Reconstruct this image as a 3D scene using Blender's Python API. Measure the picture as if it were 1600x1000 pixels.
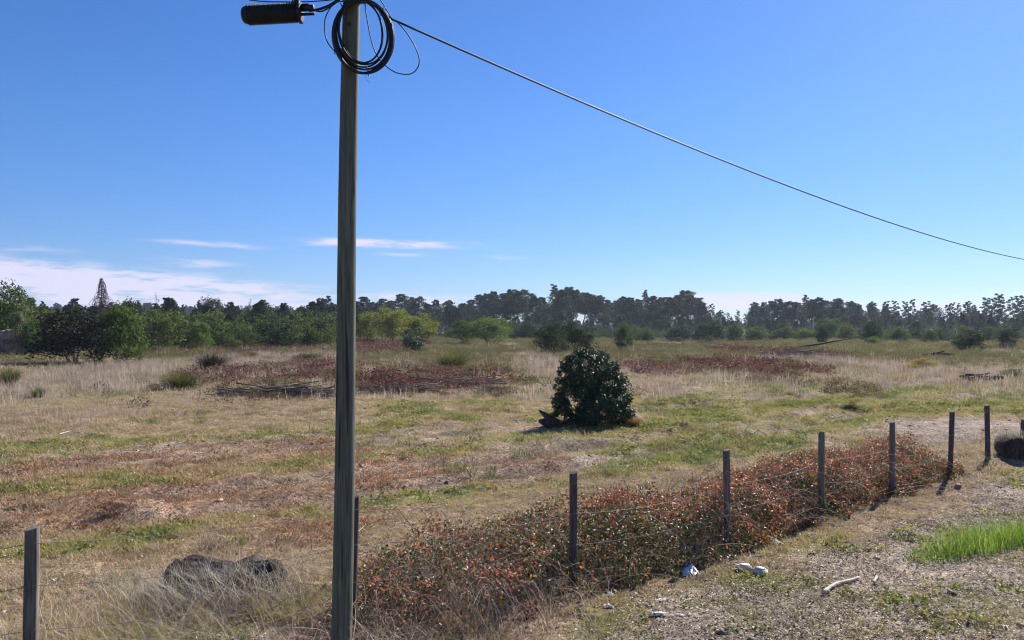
import bpy, math, random
import numpy as np
from mathutils import Vector, Matrix, Euler
for o in list(bpy.data.objects): bpy.data.objects.remove(o)
SC = bpy.context.scene
COL = SC.collection
R = math.radians
random.seed(7)
rng = np.random.default_rng(11)

# ------------------------------------------------------------------ camera
F = 1256.0; HOR = 517.0; CH = 2.6; PITCH = math.atan(17.0/1256.0)
cam = bpy.data.objects.new('camera', bpy.data.cameras.new('camera')); COL.objects.link(cam)
cam.data.lens = F/1600*36; cam.data.sensor_width = 36
cam.data.clip_start = 0.05; cam.data.clip_end = 6000
cam.location = (0, 0, CH); cam.rotation_euler = (R(90)+PITCH, 0, 0)
SC.camera = cam
# ------------------------------------------------------------------ light
SUN_EL, SUN_AZ = 37.0, 36.0          # azimuth clockwise from +Y (the view direction)
SKY_STR = 0.055
SC.view_settings.view_transform = 'Standard'; SC.view_settings.look = 'None'
SC.view_settings.exposure = 0.95; SC.view_settings.gamma = 1.0
SC.view_settings.use_curve_mapping = False
SC.render.engine = 'CYCLES'
SC.cycles.use_denoising = True
SC.cycles.filter_width = 1.1
SC.cycles.max_bounces = 6; SC.cycles.diffuse_bounces = 3; SC.cycles.glossy_bounces = 2
SC.cycles.transmission_bounces = 3; SC.cycles.volume_bounces = 0; SC.cycles.transparent_max_bounces = 4
sl = bpy.data.lights.new('sun', 'SUN'); sl.energy = 5.0; sl.angle = R(0.53); sl.color = (1.0, 0.95, 0.87)
sun = bpy.data.objects.new('sun', sl); COL.objects.link(sun)
sdir = Vector((math.sin(R(SUN_AZ))*math.cos(R(SUN_EL)), math.cos(R(SUN_AZ))*math.cos(R(SUN_EL)), math.sin(R(SUN_EL))))
sun.rotation_euler = sdir.to_track_quat('Z', 'Y').to_euler()

W = bpy.data.worlds.new('World'); SC.world = W; W.use_nodes = True
nt = W.node_tree; nt.nodes.clear()
class NB:
    """tiny node builder"""
    def __init__(s, nt): s.nt = nt
    def n(s, t, **k):
        nd = s.nt.nodes.new(t)
        for a, b in k.items(): setattr(nd, a, b)
        return nd
    def inp(s, sock, v):
        if isinstance(v, bpy.types.NodeSocket): s.nt.links.new(v, sock)
        elif v is not None: sock.default_value = v
    def m(s, op, a, b=None, c=None, clamp=False):
        nd = s.n('ShaderNodeMath', operation=op, use_clamp=clamp)
        s.inp(nd.inputs[0], a); s.inp(nd.inputs[1], b)
        if c is not None: s.inp(nd.inputs[2], c)
        return nd.outputs[0]
    def mix(s, f, a, b, mode='MIX'):
        nd = s.n('ShaderNodeMix', data_type='RGBA', blend_type=mode)
        s.inp(nd.inputs[0], f); s.inp(nd.inputs[6], a); s.inp(nd.inputs[7], b)
        return nd.outputs[2]
    def ramp(s, f, stops, interp='LINEAR'):
        nd = s.n('ShaderNodeValToRGB'); cr = nd.color_ramp; cr.interpolation = interp
        while len(cr.elements) < len(stops): cr.elements.new(0.5)
        for e, (p, c) in zip(cr.elements, stops):
            e.position = p; e.color = (*c, 1) if len(c) == 3 else c
        s.inp(nd.inputs[0], f); return nd.outputs[0]
    def noise(s, vec, scale, detail=3, rough=0.55, dim='3D'):
        nd = s.n('ShaderNodeTexNoise', noise_dimensions=dim)
        nd.inputs['Scale'].default_value = scale; nd.inputs['Detail'].default_value = detail
        nd.inputs['Roughness'].default_value = rough
        if vec is not None: s.inp(nd.inputs['Vector'], vec)
        return nd.outputs[0]
    def mapr(s, v, a, b, c=0.0, d=1.0):
        nd = s.n('ShaderNodeMapRange', interpolation_type='SMOOTHSTEP')
        s.inp(nd.inputs[0], v)
        for i, q in zip((1, 2, 3, 4), (a, b, c, d)): nd.inputs[i].default_value = q
        return nd.outputs[0]
b = NB(nt)
sky = b.n('ShaderNodeTexSky', sky_type='NISHITA'); sky.sun_disc = False
sky.sun_elevation = R(SUN_EL); sky.sun_rotation = R(SUN_AZ)
sky.altitude = 300; sky.air_density = 1.0; sky.dust_density = 0.25; sky.ozone_density = 2.5
tc = b.n('ShaderNodeTexCoord'); sp = b.n('ShaderNodeSeparateXYZ'); nt.links.new(tc.outputs['Generated'], sp.inputs[0])
az = b.m('MULTIPLY', b.m('ARCTAN2', sp.outputs[0], sp.outputs[1]), 180/math.pi)
el = b.m('MULTIPLY', b.m('ARCSINE', sp.outputs[2]), 180/math.pi)
cx = b.n('ShaderNodeCombineXYZ'); nt.links.new(az, cx.inputs[0]); nt.links.new(b.m('MULTIPLY', el, 7.0), cx.inputs[1])
wisp = b.noise(cx.outputs[0], 0.30, 6, 0.62)
wide = b.noise(cx.outputs[0], 0.055, 3, 0.5)
# low streaks of cirrus: (azimuth, half length, elevation, half thickness, tilt, amount)
def pa(px): return math.degrees(math.atan((px-800)/F))
def pe(py): return (HOR-py)/F*57.3
streaks = [(-32, 19, 3.15, 1.15, -0.055, 1.0), (-23, 16, 1.7, 1.0, -0.02, 0.7), (-20.5, 4.2, pe(391), 0.22, -0.03, 0.55),
           (-21.5, 3.4, pe(419), 0.35, -0.03, 0.5), (-9.5, 5.2, pe(383), 0.30, -0.01, 0.85), (-7.5, 2.6, pe(399), 0.2, -0.02, 0.4),
           (-0.7, 2.6, pe(402), 0.2, -0.02, 0.4), (pa(740), 1.6, pe(384), 0.25, 0.0, 0.35), (pa(40), 4, pe(408), 0.3, 0, 0.35), (pa(1155), 5.0, pe(473), 0.5, -0.02, 1.3),
           (pa(1440), 5, pe(490), 0.5, 0.0, 0.7), (pa(660), 5, pe(468), 0.45, -0.04, 0.6), (60, 20, 5, 1.2, 0.03, 0.7), (150, 40, 7, 1.6, 0.02, 0.7), (-110, 30, 6, 1.5, 0.0, 0.7)]
tot = None
for (a0, ha, e0, he, tl, am) in streaks:
    if am < 0.6: am = am*0.7; he = he*1.2
    da = b.m('SUBTRACT', az, a0)
    ce = b.m('ADD', b.m('MULTIPLY', da, tl), e0)
    q = b.m('ADD', b.m('POWER', b.m('ABSOLUTE', b.m('DIVIDE', da, ha)), 2.0), b.m('POWER', b.m('ABSOLUTE', b.m('DIVIDE', b.m('SUBTRACT', el, ce), he)), 2.0))
    g = b.m('MULTIPLY', b.m('EXPONENT', b.m('MULTIPLY', q, -1.0)), am)
    tot = g if tot is None else b.m('MAXIMUM', tot, g)
cl = b.m('MULTIPLY', tot, b.mapr(wisp, 0.30, 0.66, 0.25, 1.25))
cl = b.mapr(cl, 0.05, 0.62, 0.0, 0.92)
hs = b.n('ShaderNodeHueSaturation'); nt.links.new(sky.outputs[0], hs.inputs['Color'])
hs.inputs['Saturation'].default_value = 1.22; hs.inputs['Value'].default_value = 1.0
skc = b.mix(1.0, hs.outputs[0], (0.71, 0.905, 1.27, 1), 'MULTIPLY')
lowk = b.mapr(b.m('ABSOLUTE', el), 0.0, 16.0, 0.80, 1.0); lc = b.n('ShaderNodeCombineXYZ'); nt.links.new(lowk, lc.inputs[0]); nt.links.new(b.m('MULTIPLY', b.m('ADD', lowk, 0.0), 1.0), lc.inputs[1]); nt.links.new(b.m('ADD', b.m('MULTIPLY', lowk, 0.5), 0.5), lc.inputs[2])
skc = b.mix(1.0, skc, lc.outputs[0], 'MULTIPLY')
cloudc = b.mix(cl, skc, (7.6, 7.4, 9.4, 1))
bg = b.n('ShaderNodeBackground'); bg.inputs[1].default_value = SKY_STR
nt.links.new(cloudc, bg.inputs[0])
wo = b.n('ShaderNodeOutputWorld'); nt.links.new(bg.outputs[0], wo.inputs[0])

# ------------------------------------------------------------------ noise, terrain shape
def _h(ix, iy, s):
    n = (ix.astype(np.int64)*374761393 + iy.astype(np.int64)*668265263 + s*974711) & 0xffffffff
    n = ((n ^ (n >> 13))*1274126177) & 0xffffffff
    n = (n ^ (n >> 16)) & 0xffffffff
    n = (n*2246822519) & 0xffffffff
    return ((n ^ (n >> 15)) & 0xffffff)/float(0xffffff)
def vn(x, y, s=0):
    x = np.asarray(x, float); y = np.asarray(y, float)
    ix = np.floor(x); iy = np.floor(y); fx = x-ix; fy = y-iy
    fx = fx*fx*(3-2*fx); fy = fy*fy*(3-2*fy)
    a = _h(ix, iy, s); b_ = _h(ix+1, iy, s); c = _h(ix, iy+1, s); d = _h(ix+1, iy+1, s)
    return (a*(1-fx)+b_*fx)*(1-fy)+(c*(1-fx)+d*fx)*fy
def fbm(x, y, o=4, s=0, g=0.5):
    t = 0; a = 1; n = 0
    for k in range(o):
        t = t+a*vn(np.asarray(x)*2**k+k*17.3, np.asarray(y)*2**k-k*9.1, s+k); n += a; a *= g
    return t/n
def ss(x, a, b_):
    t = np.clip((np.asarray(x, float)-a)/(b_-a), 0, 1); return t*t*(3-2*t)
FP = np.array([(-12, 1.2), (-5.6, 4.6), (-3.45, 5.77), (-1.36, 6.92), (0.61, 8.07), (2.56, 9.6), (4.38, 11.35), (6.05, 12.75), (7.85, 14.35), (9.35, 15.85), (10.6, 17.0), (20, 26), (60, 64), (300, 290)], float)
def fy(x): return np.interp(x, FP[:, 0], FP[:, 1])
def side(x, y): return (fy(x)-y)*0.78         # > 0 on the road side of the fence
def bump(x, y, cx_, cy_, rx, ry, h, rot=0.0):
    c, s = math.cos(rot), math.sin(rot); dx = x-cx_; dy = y-cy_
    u = (dx*c+dy*s)/rx; v = (-dx*s+dy*c)/ry
    return h*np.exp(-(u*u+v*v))
def flat_d(py): return F*CH/(py-HOR)
def flat(px, py): d = flat_d(py); return ((px-800)/F*d, d)
def height(x, y):
    x = np.asarray(x, float); y = np.asarray(y, float)
    d = np.hypot(x, y)
    z = (fbm(x*0.9, y*0.9, 4, 3)-0.5)*0.07
    z = z + (fbm(x*1.7, y*1.7, 3, 7)-0.5)*0.20*ss(d, 9, 14)*(1-ss(d, 40, 60))
    z = z + (fbm(x*0.16+5, y*0.22, 3, 9)-0.5)*0.28*ss(d, 12, 40)
    z = z + (fbm(x*0.03, y*0.045, 3, 21)-0.5)*1.1*ss(d, 60, 200)
    s = side(x, y)
    # verge: wheel ruts and a low bank rising towards the road
    z = z + 0.42*ss(s, 2.3, 5.5)*ss(x, -2.5, 3.0)
    z = z - 0.06*np.exp(-((s-2.0)/0.28)**2)*ss(x, -1, 1.5) - 0.05*np.exp(-((s-3.3)/0.25)**2)*ss(x, 0, 2)
    # wheel tracks in the field
    w = 0.7*np.sin(x*0.12)
    for off in (5.4, 6.9):
        z = z - 0.09*np.exp(-((-s-off-w)/0.28)**2)+0.04*np.exp(-((-s-off-w-0.45)/0.2)**2)
    z = z + (fbm(x*3.1, y*3.1, 3, 44)-0.5)*0.07*ss(s, 1.0, 3.0)
    cx_, cy_ = flat(860, 692); z = z + bump(x, y, cx_, cy_, 1.6, 0.7, 0.16)
    cx_, cy_ = flat(1010, 668); z = z + bump(x, y, cx_, cy_, 2.6, 0.9, 0.14)
    cx_, cy_ = flat(1090, 632); z = z + bump(x, y, cx_, cy_, 2.6, 1.0, 0.18)
    cx_, cy_ = flat(190, 800); z = z + bump(x, y, cx_, cy_, 0.42, 0.28, 0.13)
    cx_, cy_ = flat(350, 915); z = z + bump(x, y, cx_, cy_, 0.8, 0.35, 0.07)
    cx_, cy_ = flat(740, 640); z = z + bump(x, y, cx_, cy_, 4.0, 0.8, 0.10)
    return z
def ray(px, py):
    v = Vector(((px-800)/F, 1.0, (500-py)/F)); 
    return (Euler((PITCH, 0, 0)).to_matrix() @ v)
def at(px, py):
    """the terrain point seen at a pixel of the 1600x1000 photograph"""
    v = ray(px, py)
    t = 2.0
    for _ in range(4000):
        x, y, z = v.x*t, v.y*t, CH+v.z*t
        if z <= float(height(x, y)): break
        t *= 1.004
        if t > 900: break
    return Vector((v.x*t, v.y*t, float(height(v.x*t, v.y*t))))
def pt(px, py, d):
    """a point at depth d (metres along +Y) seen at a pixel"""
    v = ray(px, py); return Vector((v.x*d/v.y, d, CH+v.z*d/v.y))
def onz(x, y, dz=0.0): return Vector((x, y, float(height(x, y))+dz))

# masks of the field, in metres
BL = lambda l, r, t, bt: (((l+r)/2-800)/F*flat_d((t+bt)/2), (flat_d(t)+flat_d(bt))/2, (r-l)/2/F*flat_d((t+bt)/2), (flat_d(t)-flat_d(bt))/2)
def blob(x, y, q, n=0.45, s=1):
    cx_, cy_, rx, ry = q
    u = ((x-cx_)/rx)**2+((y-cy_)/ry)**2
    u = u+(fbm(x/(rx*0.5)+7, y/(ry*0.7), 3, s)-0.5)*2*n
    return ss(-u, -1.15, -0.7)
BRACKEN = [BL(300, 540, 568, 602), BL(540, 810, 580, 613), BL(390, 540, 535, 553), BL(545, 640, 538, 556), BL(1095, 1290, 563, 592), BL(980, 1090, 570, 590), BL(640, 720, 600, 618), BL(1150, 1290, 545, 562)]
def m_bracken(x, y):
    m = 0
    for k, q in enumerate(BRACKEN): m = np.maximum(m, blob(x, y, q, 0.85, 60+k))
    return m
def m_green(x, y):
    s = -side(x, y)
    w = 0.7*np.sin(x*0.12)+(fbm(x*0.3, y*0.3, 3, 71)-0.5)*2.2
    m = np.exp(-((s-4.1-w)/0.55)**2)*0.85 + np.exp(-((s-8.4-w)/0.9)**2)*0.8+np.exp(-((s-13-w*1.6)/1.2)**2)*0.5
    m = m + blob(x, y, BL(830, 1250, 655, 720), 0.5, 5)*0.9 + blob(x, y, BL(990, 1420, 624, 680), 0.6, 6)*0.75 + blob(x, y, BL(560, 820, 625, 655), 0.6, 8)*0.6
    m = m + blob(x, y, BL(1250, 1640, 600, 650), 0.7, 12)*0.45+blob(x, y, BL(0, 150, 680, 712), 0.7, 13)*0.8
    m = m * (0.35+0.9*ss(fbm(x*0.8, y*0.8, 4, 33), 0.38, 0.62))
    # verge
    v = side(x, y)
    g = ss(fbm(x*0.9+3, y*0.9, 4, 91), 0.42, 0.56)*ss(v, 0.3, 1.0)*0.9
    g = g + np.exp(-((v-2.7)/0.3)**2)*0.4*ss(x, 0.5, 2)
    left = ss(-x, -0.3, 1.2)*ss(v, -1.4, -0.4)*ss(fbm(x*1.2, y*1.2, 3, 17), 0.38, 0.6)
    return np.clip(m+g+left, 0, 1)
def m_dirt(x, y):
    v = side(x, y)
    n = (fbm(x*0.6, y*0.6, 4, 27)-0.5)
    m = ss(v+n*1.4, 0.75, 1.3)*ss(x+n, -0.9, 0.5)*(1-0.38*ss(v+n, 2.5, 3.1))
    m = m + blob(x, y, BL(1330, 1800, 655, 700), 0.5, 14)
    s = -v; w = 0.7*np.sin(x*0.12)
    m = m + (np.exp(-((s-5.4-w)/0.4)**2)+np.exp(-((s-6.9-w)/0.4)**2)+np.exp(-((s-10.6-w*1.5)/0.5)**2)+np.exp(-((s-12.1-w*1.6)/0.5)**2))*0.85*ss(fbm(x*0.5, y*0.5, 3, 28), 0.32, 0.5)
    m = m + blob(x, y, BL(560, 1000, 680, 760), 0.8, 18)*0.35
    return np.clip(m, 0, 1)
def m_red(x, y):
    m = blob(x, y, BL(-260, 760, 690, 860), 0.5, 31)+0.5*blob(x, y, BL(560, 900, 700, 770), 0.8, 32)
    return np.clip(m*(0.45+0.9*ss(fbm(x*0.5, y*0.5, 4, 35), 0.35, 0.6)), 0, 1)*ss(-side(x, y), 1.2, 2.2)
def m_tall(x, y):
    d = np.hypot(x, y)
    m = ss(d, 27, 34)*(1-ss(d, 50, 80))*ss(fbm(x*0.12, y*0.16, 4, 55), 0.50, 0.62)*0.55
    m = m + blob(x, y, BL(-100, 420, 555, 640), 0.5, 56)*0.9 + blob(x, y, BL(-150, 130, 640, 705), 0.5, 57)+blob(x, y, BL(985, 1100, 600, 632), 0.5, 58)+blob(x, y, BL(800, 880, 553, 600), 0.6, 59)
    m = m + blob(x, y, BL(1340, 1560, 560, 610), 0.6, 64)
    m = m*(1-0.55*m_bracken(x, y))*(1-blob(x, y, BL(1250, 1640, 608, 650), 0.5, 12))
    return np.clip(m, 0, 1)

# ------------------------------------------------------------------ mesh helpers
def link_mesh(name, me, mat=None, parent=None):
    o = bpy.data.objects.new(name, me); COL.objects.link(o)
    if mat is not None and not me.materials: me.materials.append(mat)
    if parent is not None: o.parent = parent
    return o
def np_mesh(name, V, Fc, v=None, smooth=False):
    """V (n,3); Fc (m,k) one face size; v per-vertex float attribute"""
    me = bpy.data.meshes.new(name)
    V = np.ascontiguousarray(V, np.float32); Fc = np.ascontiguousarray(Fc, np.int32)
    me.vertices.add(len(V)); me.vertices.foreach_set('co', V.ravel())
    k = Fc.shape[1]; me.loops.add(Fc.size); me.loops.foreach_set('vertex_index', Fc.ravel())
    me.polygons.add(len(Fc)); me.polygons.foreach_set('loop_start', np.arange(0, Fc.size, k, dtype=np.int32))
    if smooth: me.polygons.foreach_set('use_smooth', np.ones(len(Fc), bool))
    if v is not None:
        a = me.attributes.new('v', 'FLOAT', 'POINT'); a.data.foreach_set('value', np.ascontiguousarray(v, np.float32))
    me.update(calc_edges=True)
    return me
class Acc:
    def __init__(s): s.V = []; s.F = []; s.a = []; s.n = 0
    def add(s, V, Fc, v=0.5):
        V = np.asarray(V, float); Fc = np.asarray(Fc, int)
        if Fc.shape[1] == 3: Fc = np.hstack([Fc, Fc[:, 2:3]])
        s.V.append(V); s.F.append(Fc+s.n); s.a.append(np.broadcast_to(np.asarray(v, float), (len(V),)).copy()); s.n += len(V)
    def mesh(s, name, smooth=False):
        V = np.vstack(s.V); Fc = np.vstack(s.F); a = np.concatenate(s.a)
        tri = Fc[:, 2] == Fc[:, 3]
        me = bpy.data.meshes.new(name)
        me.vertices.add(len(V)); me.vertices.foreach_set('co', V.astype(np.float32).ravel())
        q = Fc[~tri]; t = Fc[tri][:, :3]
        lv = np.concatenate([q.ravel(), t.ravel()]).astype(np.int32)
        ls = np.concatenate([np.arange(len(q))*4, len(q)*4+np.arange(len(t))*3]).astype(np.int32)
        me.loops.add(len(lv)); me.loops.foreach_set('vertex_index', lv)
        me.polygons.add(len(ls)); me.polygons.foreach_set('loop_start', ls)
        if smooth: me.polygons.foreach_set('use_smooth', np.ones(len(ls), bool))
        at_ = me.attributes.new('v', 'FLOAT', 'POINT'); at_.data.foreach_set('value', a.astype(np.float32))
        me.update(calc_edges=True); return me
    def tube(s, P, r, n=6, v=0.5, cap=True, jit=0.0):
        P = np.asarray(P, float); k = len(P); r = np.broadcast_to(np.asarray(r, float), (k,))
        T = np.gradient(P, axis=0); T /= np.linalg.norm(T, axis=1)[:, None]+1e-9
        ref = np.array([0, 0, 1.0]) if abs(T[0][2]) < 0.9 else np.array([1.0, 0, 0])
        U = np.cross(T, ref); U /= np.linalg.norm(U, axis=1)[:, None]+1e-9
        Wv = np.cross(T, U)
        a = np.arange(n)/n*2*math.pi
        rr = r[:, None]*(1+(rng.random((k, n))-0.5)*2*jit)
        V = P[:, None, :]+rr[..., None]*(np.cos(a)[None, :, None]*U[:, None, :]+np.sin(a)[None, :, None]*Wv[:, None, :])
        V = V.reshape(-1, 3)
        i = np.arange(k-1)[:, None]*n; j = np.arange(n)[None, :]; j2 = (j+1) % n
        Fc = np.stack([i+j, i+j2, i+n+j2, i+n+j], -1).reshape(-1, 4)
        if cap:
            V = np.vstack([V, P[0], P[-1]]); c0 = k*n; c1 = c0+1
            jj = np.arange(n); j3 = (jj+1) % n
            Fc = np.vstack([Fc, np.stack([np.full(n, c0), j3, jj, jj], -1), np.stack([np.full(n, c1), (k-1)*n+jj, (k-1)*n+j3, (k-1)*n+j3], -1)])
        s.add(V, Fc, v)
    def box(s, c, size, rot=(0, 0, 0), v=0.5, jit=0.0):
        M = np.array(Euler(rot).to_matrix())
        q = np.array([(x, y, z) for z in (-.5, .5) for y in (-.5, .5) for x in (-.5, .5)])*np.array(size)
        q = q+(rng.random(q.shape)-.5)*jit
        s.add(q@M.T+np.array(c), [(0, 2, 3, 1), (4, 5, 7, 6), (0, 1, 5, 4), (2, 6, 7, 3), (0, 4, 6, 2), (1, 3, 7, 5)], v)
def rand_frames(n, up=0.0, face=None):
    """random orthonormal frames: N normal, A long axis, B"""
    N = rng.normal(size=(n, 3)); N[:, 2] += up
    if face is not None: N = N+face
    N /= np.linalg.norm(N, axis=1)[:, None]
    A = rng.normal(size=(n, 3)); A -= (A*N).sum(1)[:, None]*N; A /= np.linalg.norm(A, axis=1)[:, None]
    return N, A, np.cross(N, A)
def leaves(acc, P, L, Wd, v, up=0.0, face=None, fold=0.25, simple=False):
    n = len(P); N, A, B = rand_frames(n, up, face)
    L = np.broadcast_to(L, (n,))[:, None]; Wd = np.broadcast_to(Wd, (n,))[:, None]
    v = np.broadcast_to(v, (n,))
    if simple:
        V = np.stack([P-A*L*.5, P+B*Wd*.5, P+A*L*.5, P-B*Wd*.5], 1).reshape(-1, 3)
        i = np.arange(n)[:, None]*4; acc.add(V, np.hstack([i, i+1, i+2, i+3]), np.repeat(v, 4))
    else:
        h = N*Wd*fold
        V = np.stack([P-A*L*.5, P+B*Wd*.5+h-A*L*.08, P+A*L*.5, P-B*Wd*.5+h-A*L*.08], 1).reshape(-1, 3)
        i = np.arange(n)[:, None]*4
        f1 = np.hstack([i, i+1, i+2, i+2]); f2 = np.hstack([i, i+2, i+3, i+3])
        acc.add(V, np.vstack([f1, f2]), np.repeat(v, 4))
def blades(acc, P, H, Wd, lean, v, seg=3, az_=None):
    """curved grass blades from points P"""
    n = len(P); a = rng.random(n)*2*math.pi if az_ is None else az_
    H = np.broadcast_to(H, (n,)); Wd = np.broadcast_to(Wd, (n,)); lean = np.broadcast_to(lean, (n,)); v = np.broadcast_to(v, (n,))
    dr = np.stack([np.cos(a), np.sin(a), 0*a], 1); wa = a+math.pi/2+(rng.random(n)-.5)*1.2; sd = np.stack([np.cos(wa), np.sin(wa), 0*wa], 1)
    rows = []
    for k in range(seg+1):
        t = k/seg
        c = P+np.array([0, 0, 1.])*(H*t*(1-0.25*lean*t))[:, None]+dr*(H*lean*t*t)[:, None]
        w = (Wd*(1-t)**0.7*0.5)[:, None]
        if k < seg: rows += [c-sd*w, c+sd*w]
        else: rows += [c]
    V = np.stack(rows, 1); m = V.shape[1]; V = V.reshape(-1, 3); i = np.arange(n)[:, None]*m
    for k in range(seg-1):
        f = np.hstack([i+2*k, i+2*k+1, i+2*k+3, i+2*k+2]); 
        acc_f = f if k == 0 else np.vstack([acc_f, f])
    ft = np.hstack([i+2*(seg-1), i+2*seg-1, i+2*seg, i+2*seg])
    acc.add(V, np.vstack([acc_f, ft]), np.repeat(v, m))

# ------------------------------------------------------------------ materials
def newmat(name):
    m = bpy.data.materials.new(name); m.use_nodes = True; m.node_tree.nodes.clear()
    b_ = NB(m.node_tree); out = b_.n('ShaderNodeOutputMaterial'); return m, b_, out
def principled(b_, col, rough=0.8, spec=0.3, bump_h=None, bump_s=0.4, bump_d=0.02, metal=0.0):
    p = b_.n('ShaderNodeBsdfPrincipled'); b_.inp(p.inputs['Base Color'], col); b_.inp(p.inputs['Roughness'], rough)
    p.inputs['Specular IOR Level'].default_value = spec; p.inputs['Metallic'].default_value = metal
    if bump_h is not None:
        bm = b_.n('ShaderNodeBump'); bm.inputs['Strength'].default_value = bump_s; bm.inputs['Distance'].default_value = bump_d
        b_.inp(bm.inputs['Height'], bump_h); b_.nt.links.new(bm.outputs[0], p.inputs['Normal'])
    return p
def leafmat(name, stops, rough=0.5, trans=0.35, spec=0.4, inst=False, tcol=(1.2, 1.25, 0.6), jit=0.25):
    m, b_, out = newmat(name)
    at_ = b_.n('ShaderNodeAttribute', attribute_name='v'); f = at_.outputs['Fac']
    if inst:
        a2 = b_.n('ShaderNodeAttribute', attribute_name='iv', attribute_type='INSTANCER')
        f = b_.m('ADD', b_.m('MULTIPLY', b_.m('SUBTRACT', f, 0.5), jit), a2.outputs['Fac'])
    else:
        oi = b_.n('ShaderNodeObjectInfo')
        f = b_.m('ADD', f, b_.m('MULTIPLY', b_.m('SUBTRACT', oi.outputs['Random'], 0.5), 0.12))
    c = b_.ramp(f, stops)
    p = principled(b_, c, rough, spec)
    if trans > 0:
        t = b_.n('ShaderNodeBsdfTranslucent'); b_.inp(t.inputs[0], b_.mix(1.0, c, (*tcol, 1), 'MULTIPLY'))
        mx = b_.n('ShaderNodeMixShader'); mx.inputs[0].default_value = trans
        b_.nt.links.new(p.outputs[0], mx.inputs[1]); b_.nt.links.new(t.outputs[0], mx.inputs[2])
        b_.nt.links.new(mx.outputs[0], out.inputs[0])
    else: b_.nt.links.new(p.outputs[0], out.inputs[0])
    return m
def simplemat(name, c1, c2, scale=8, rough=0.8, spec=0.3, stretch=(1, 1, 1), bs=0.5, bd=0.01, detail=5, metal=0.0):
    m, b_, out = newmat(name)
    t = b_.n('ShaderNodeTexCoord'); mp = b_.n('ShaderNodeMapping'); mp.inputs['Scale'].default_value = stretch
    b_.nt.links.new(t.outputs['Object'], mp.inputs[0])
    n1 = b_.noise(mp.outputs[0], scale, detail, 0.6); n2 = b_.noise(mp.outputs[0], scale*0.23, 2, 0.5)
    c = b_.mix(b_.mapr(n1, 0.3, 0.7), (*c1, 1), (*c2, 1)); c = b_.mix(b_.mapr(n2, 0.35, 0.75, 0, 0.45), c, tuple(x*0.6 for x in c1)+(1,))
    p = principled(b_, c, rough, spec, n1, bs, bd, metal)
    b_.nt.links.new(p.outputs[0], out.inputs[0]); return m
M = {}
M['bark'] = simplemat('bark', (0.13, 0.10, 0.08), (0.22, 0.18, 0.15), 6, 0.9, 0.1, (1, 1, 0.3), 0.8, 0.03)
M['post_wood'] = simplemat('post_wood', (0.10, 0.082, 0.07), (0.23, 0.20, 0.175), 60, 0.85, 0.15, (1, 1, 0.06), 0.9, 0.006)
M['post_dark'] = simplemat('post_dark', (0.06, 0.045, 0.045), (0.15, 0.12, 0.11), 60, 0.85, 0.15, (1, 1, 0.06), 0.9, 0.006)
M['post_green'] = simplemat('post_green', (0.12, 0.115, 0.08), (0.24, 0.22, 0.15), 60, 0.85, 0.15, (1, 1, 0.06), 0.9, 0.006)
M['stump'] = simplemat('stump', (0.03, 0.023, 0.021), (0.11, 0.085, 0.07), 26, 0.95, 0.1, (1, 1, 0.5), 1.0, 0.03)
M['black'] = simplemat('black_plastic', (0.012, 0.013, 0.017), (0.02, 0.02, 0.026), 30, 0.6, 0.3, bs=0.1, bd=0.001)
M['cable'] = simplemat('cable_sheath', (0.012, 0.012, 0.016), (0.022, 0.021, 0.024), 40, 0.6, 0.3, bs=0.05, bd=0.001)
M['white'] = simplemat('white_foam', (0.74, 0.73, 0.72), (0.52, 0.49, 0.45), 25, 0.7, 0.3, bs=0.3, bd=0.003)
M['bag'] = simplemat('pale_plastic', (0.62, 0.66, 0.72), (0.80, 0.84, 0.9), 14, 0.35, 0.5, bs=0.6, bd=0.01)
M['paper'] = simplemat('dirty_paper', (0.60, 0.55, 0.50), (0.36, 0.31, 0.27), 20, 0.8, 0.2, bs=0.5, bd=0.005)
M['pink'] = simplemat('faded_red_plastic', (0.50, 0.20, 0.17), (0.38, 0.15, 0.13), 12, 0.5, 0.4)
M['plank'] = simplemat('orange_plank', (0.42, 0.24, 0.13), (0.52, 0.34, 0.2), 20, 0.8, 0.2, (0.2, 1, 1))
M['palewood'] = simplemat('bleached_wood', (0.62, 0.56, 0.50), (0.40, 0.35, 0.30), 22, 0.85, 0.2, (0.3, 1, 1), 1.0, 0.01)
M['wire'] = simplemat('galvanised_wire', (0.30, 0.28, 0.27), (0.18, 0.14, 0.12), 30, 0.7, 0.2)
M['steel'] = simplemat('steel_band', (0.30, 0.31, 0.33), (0.2, 0.2, 0.22), 30, 0.4, 0.5, metal=0.8)
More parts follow.
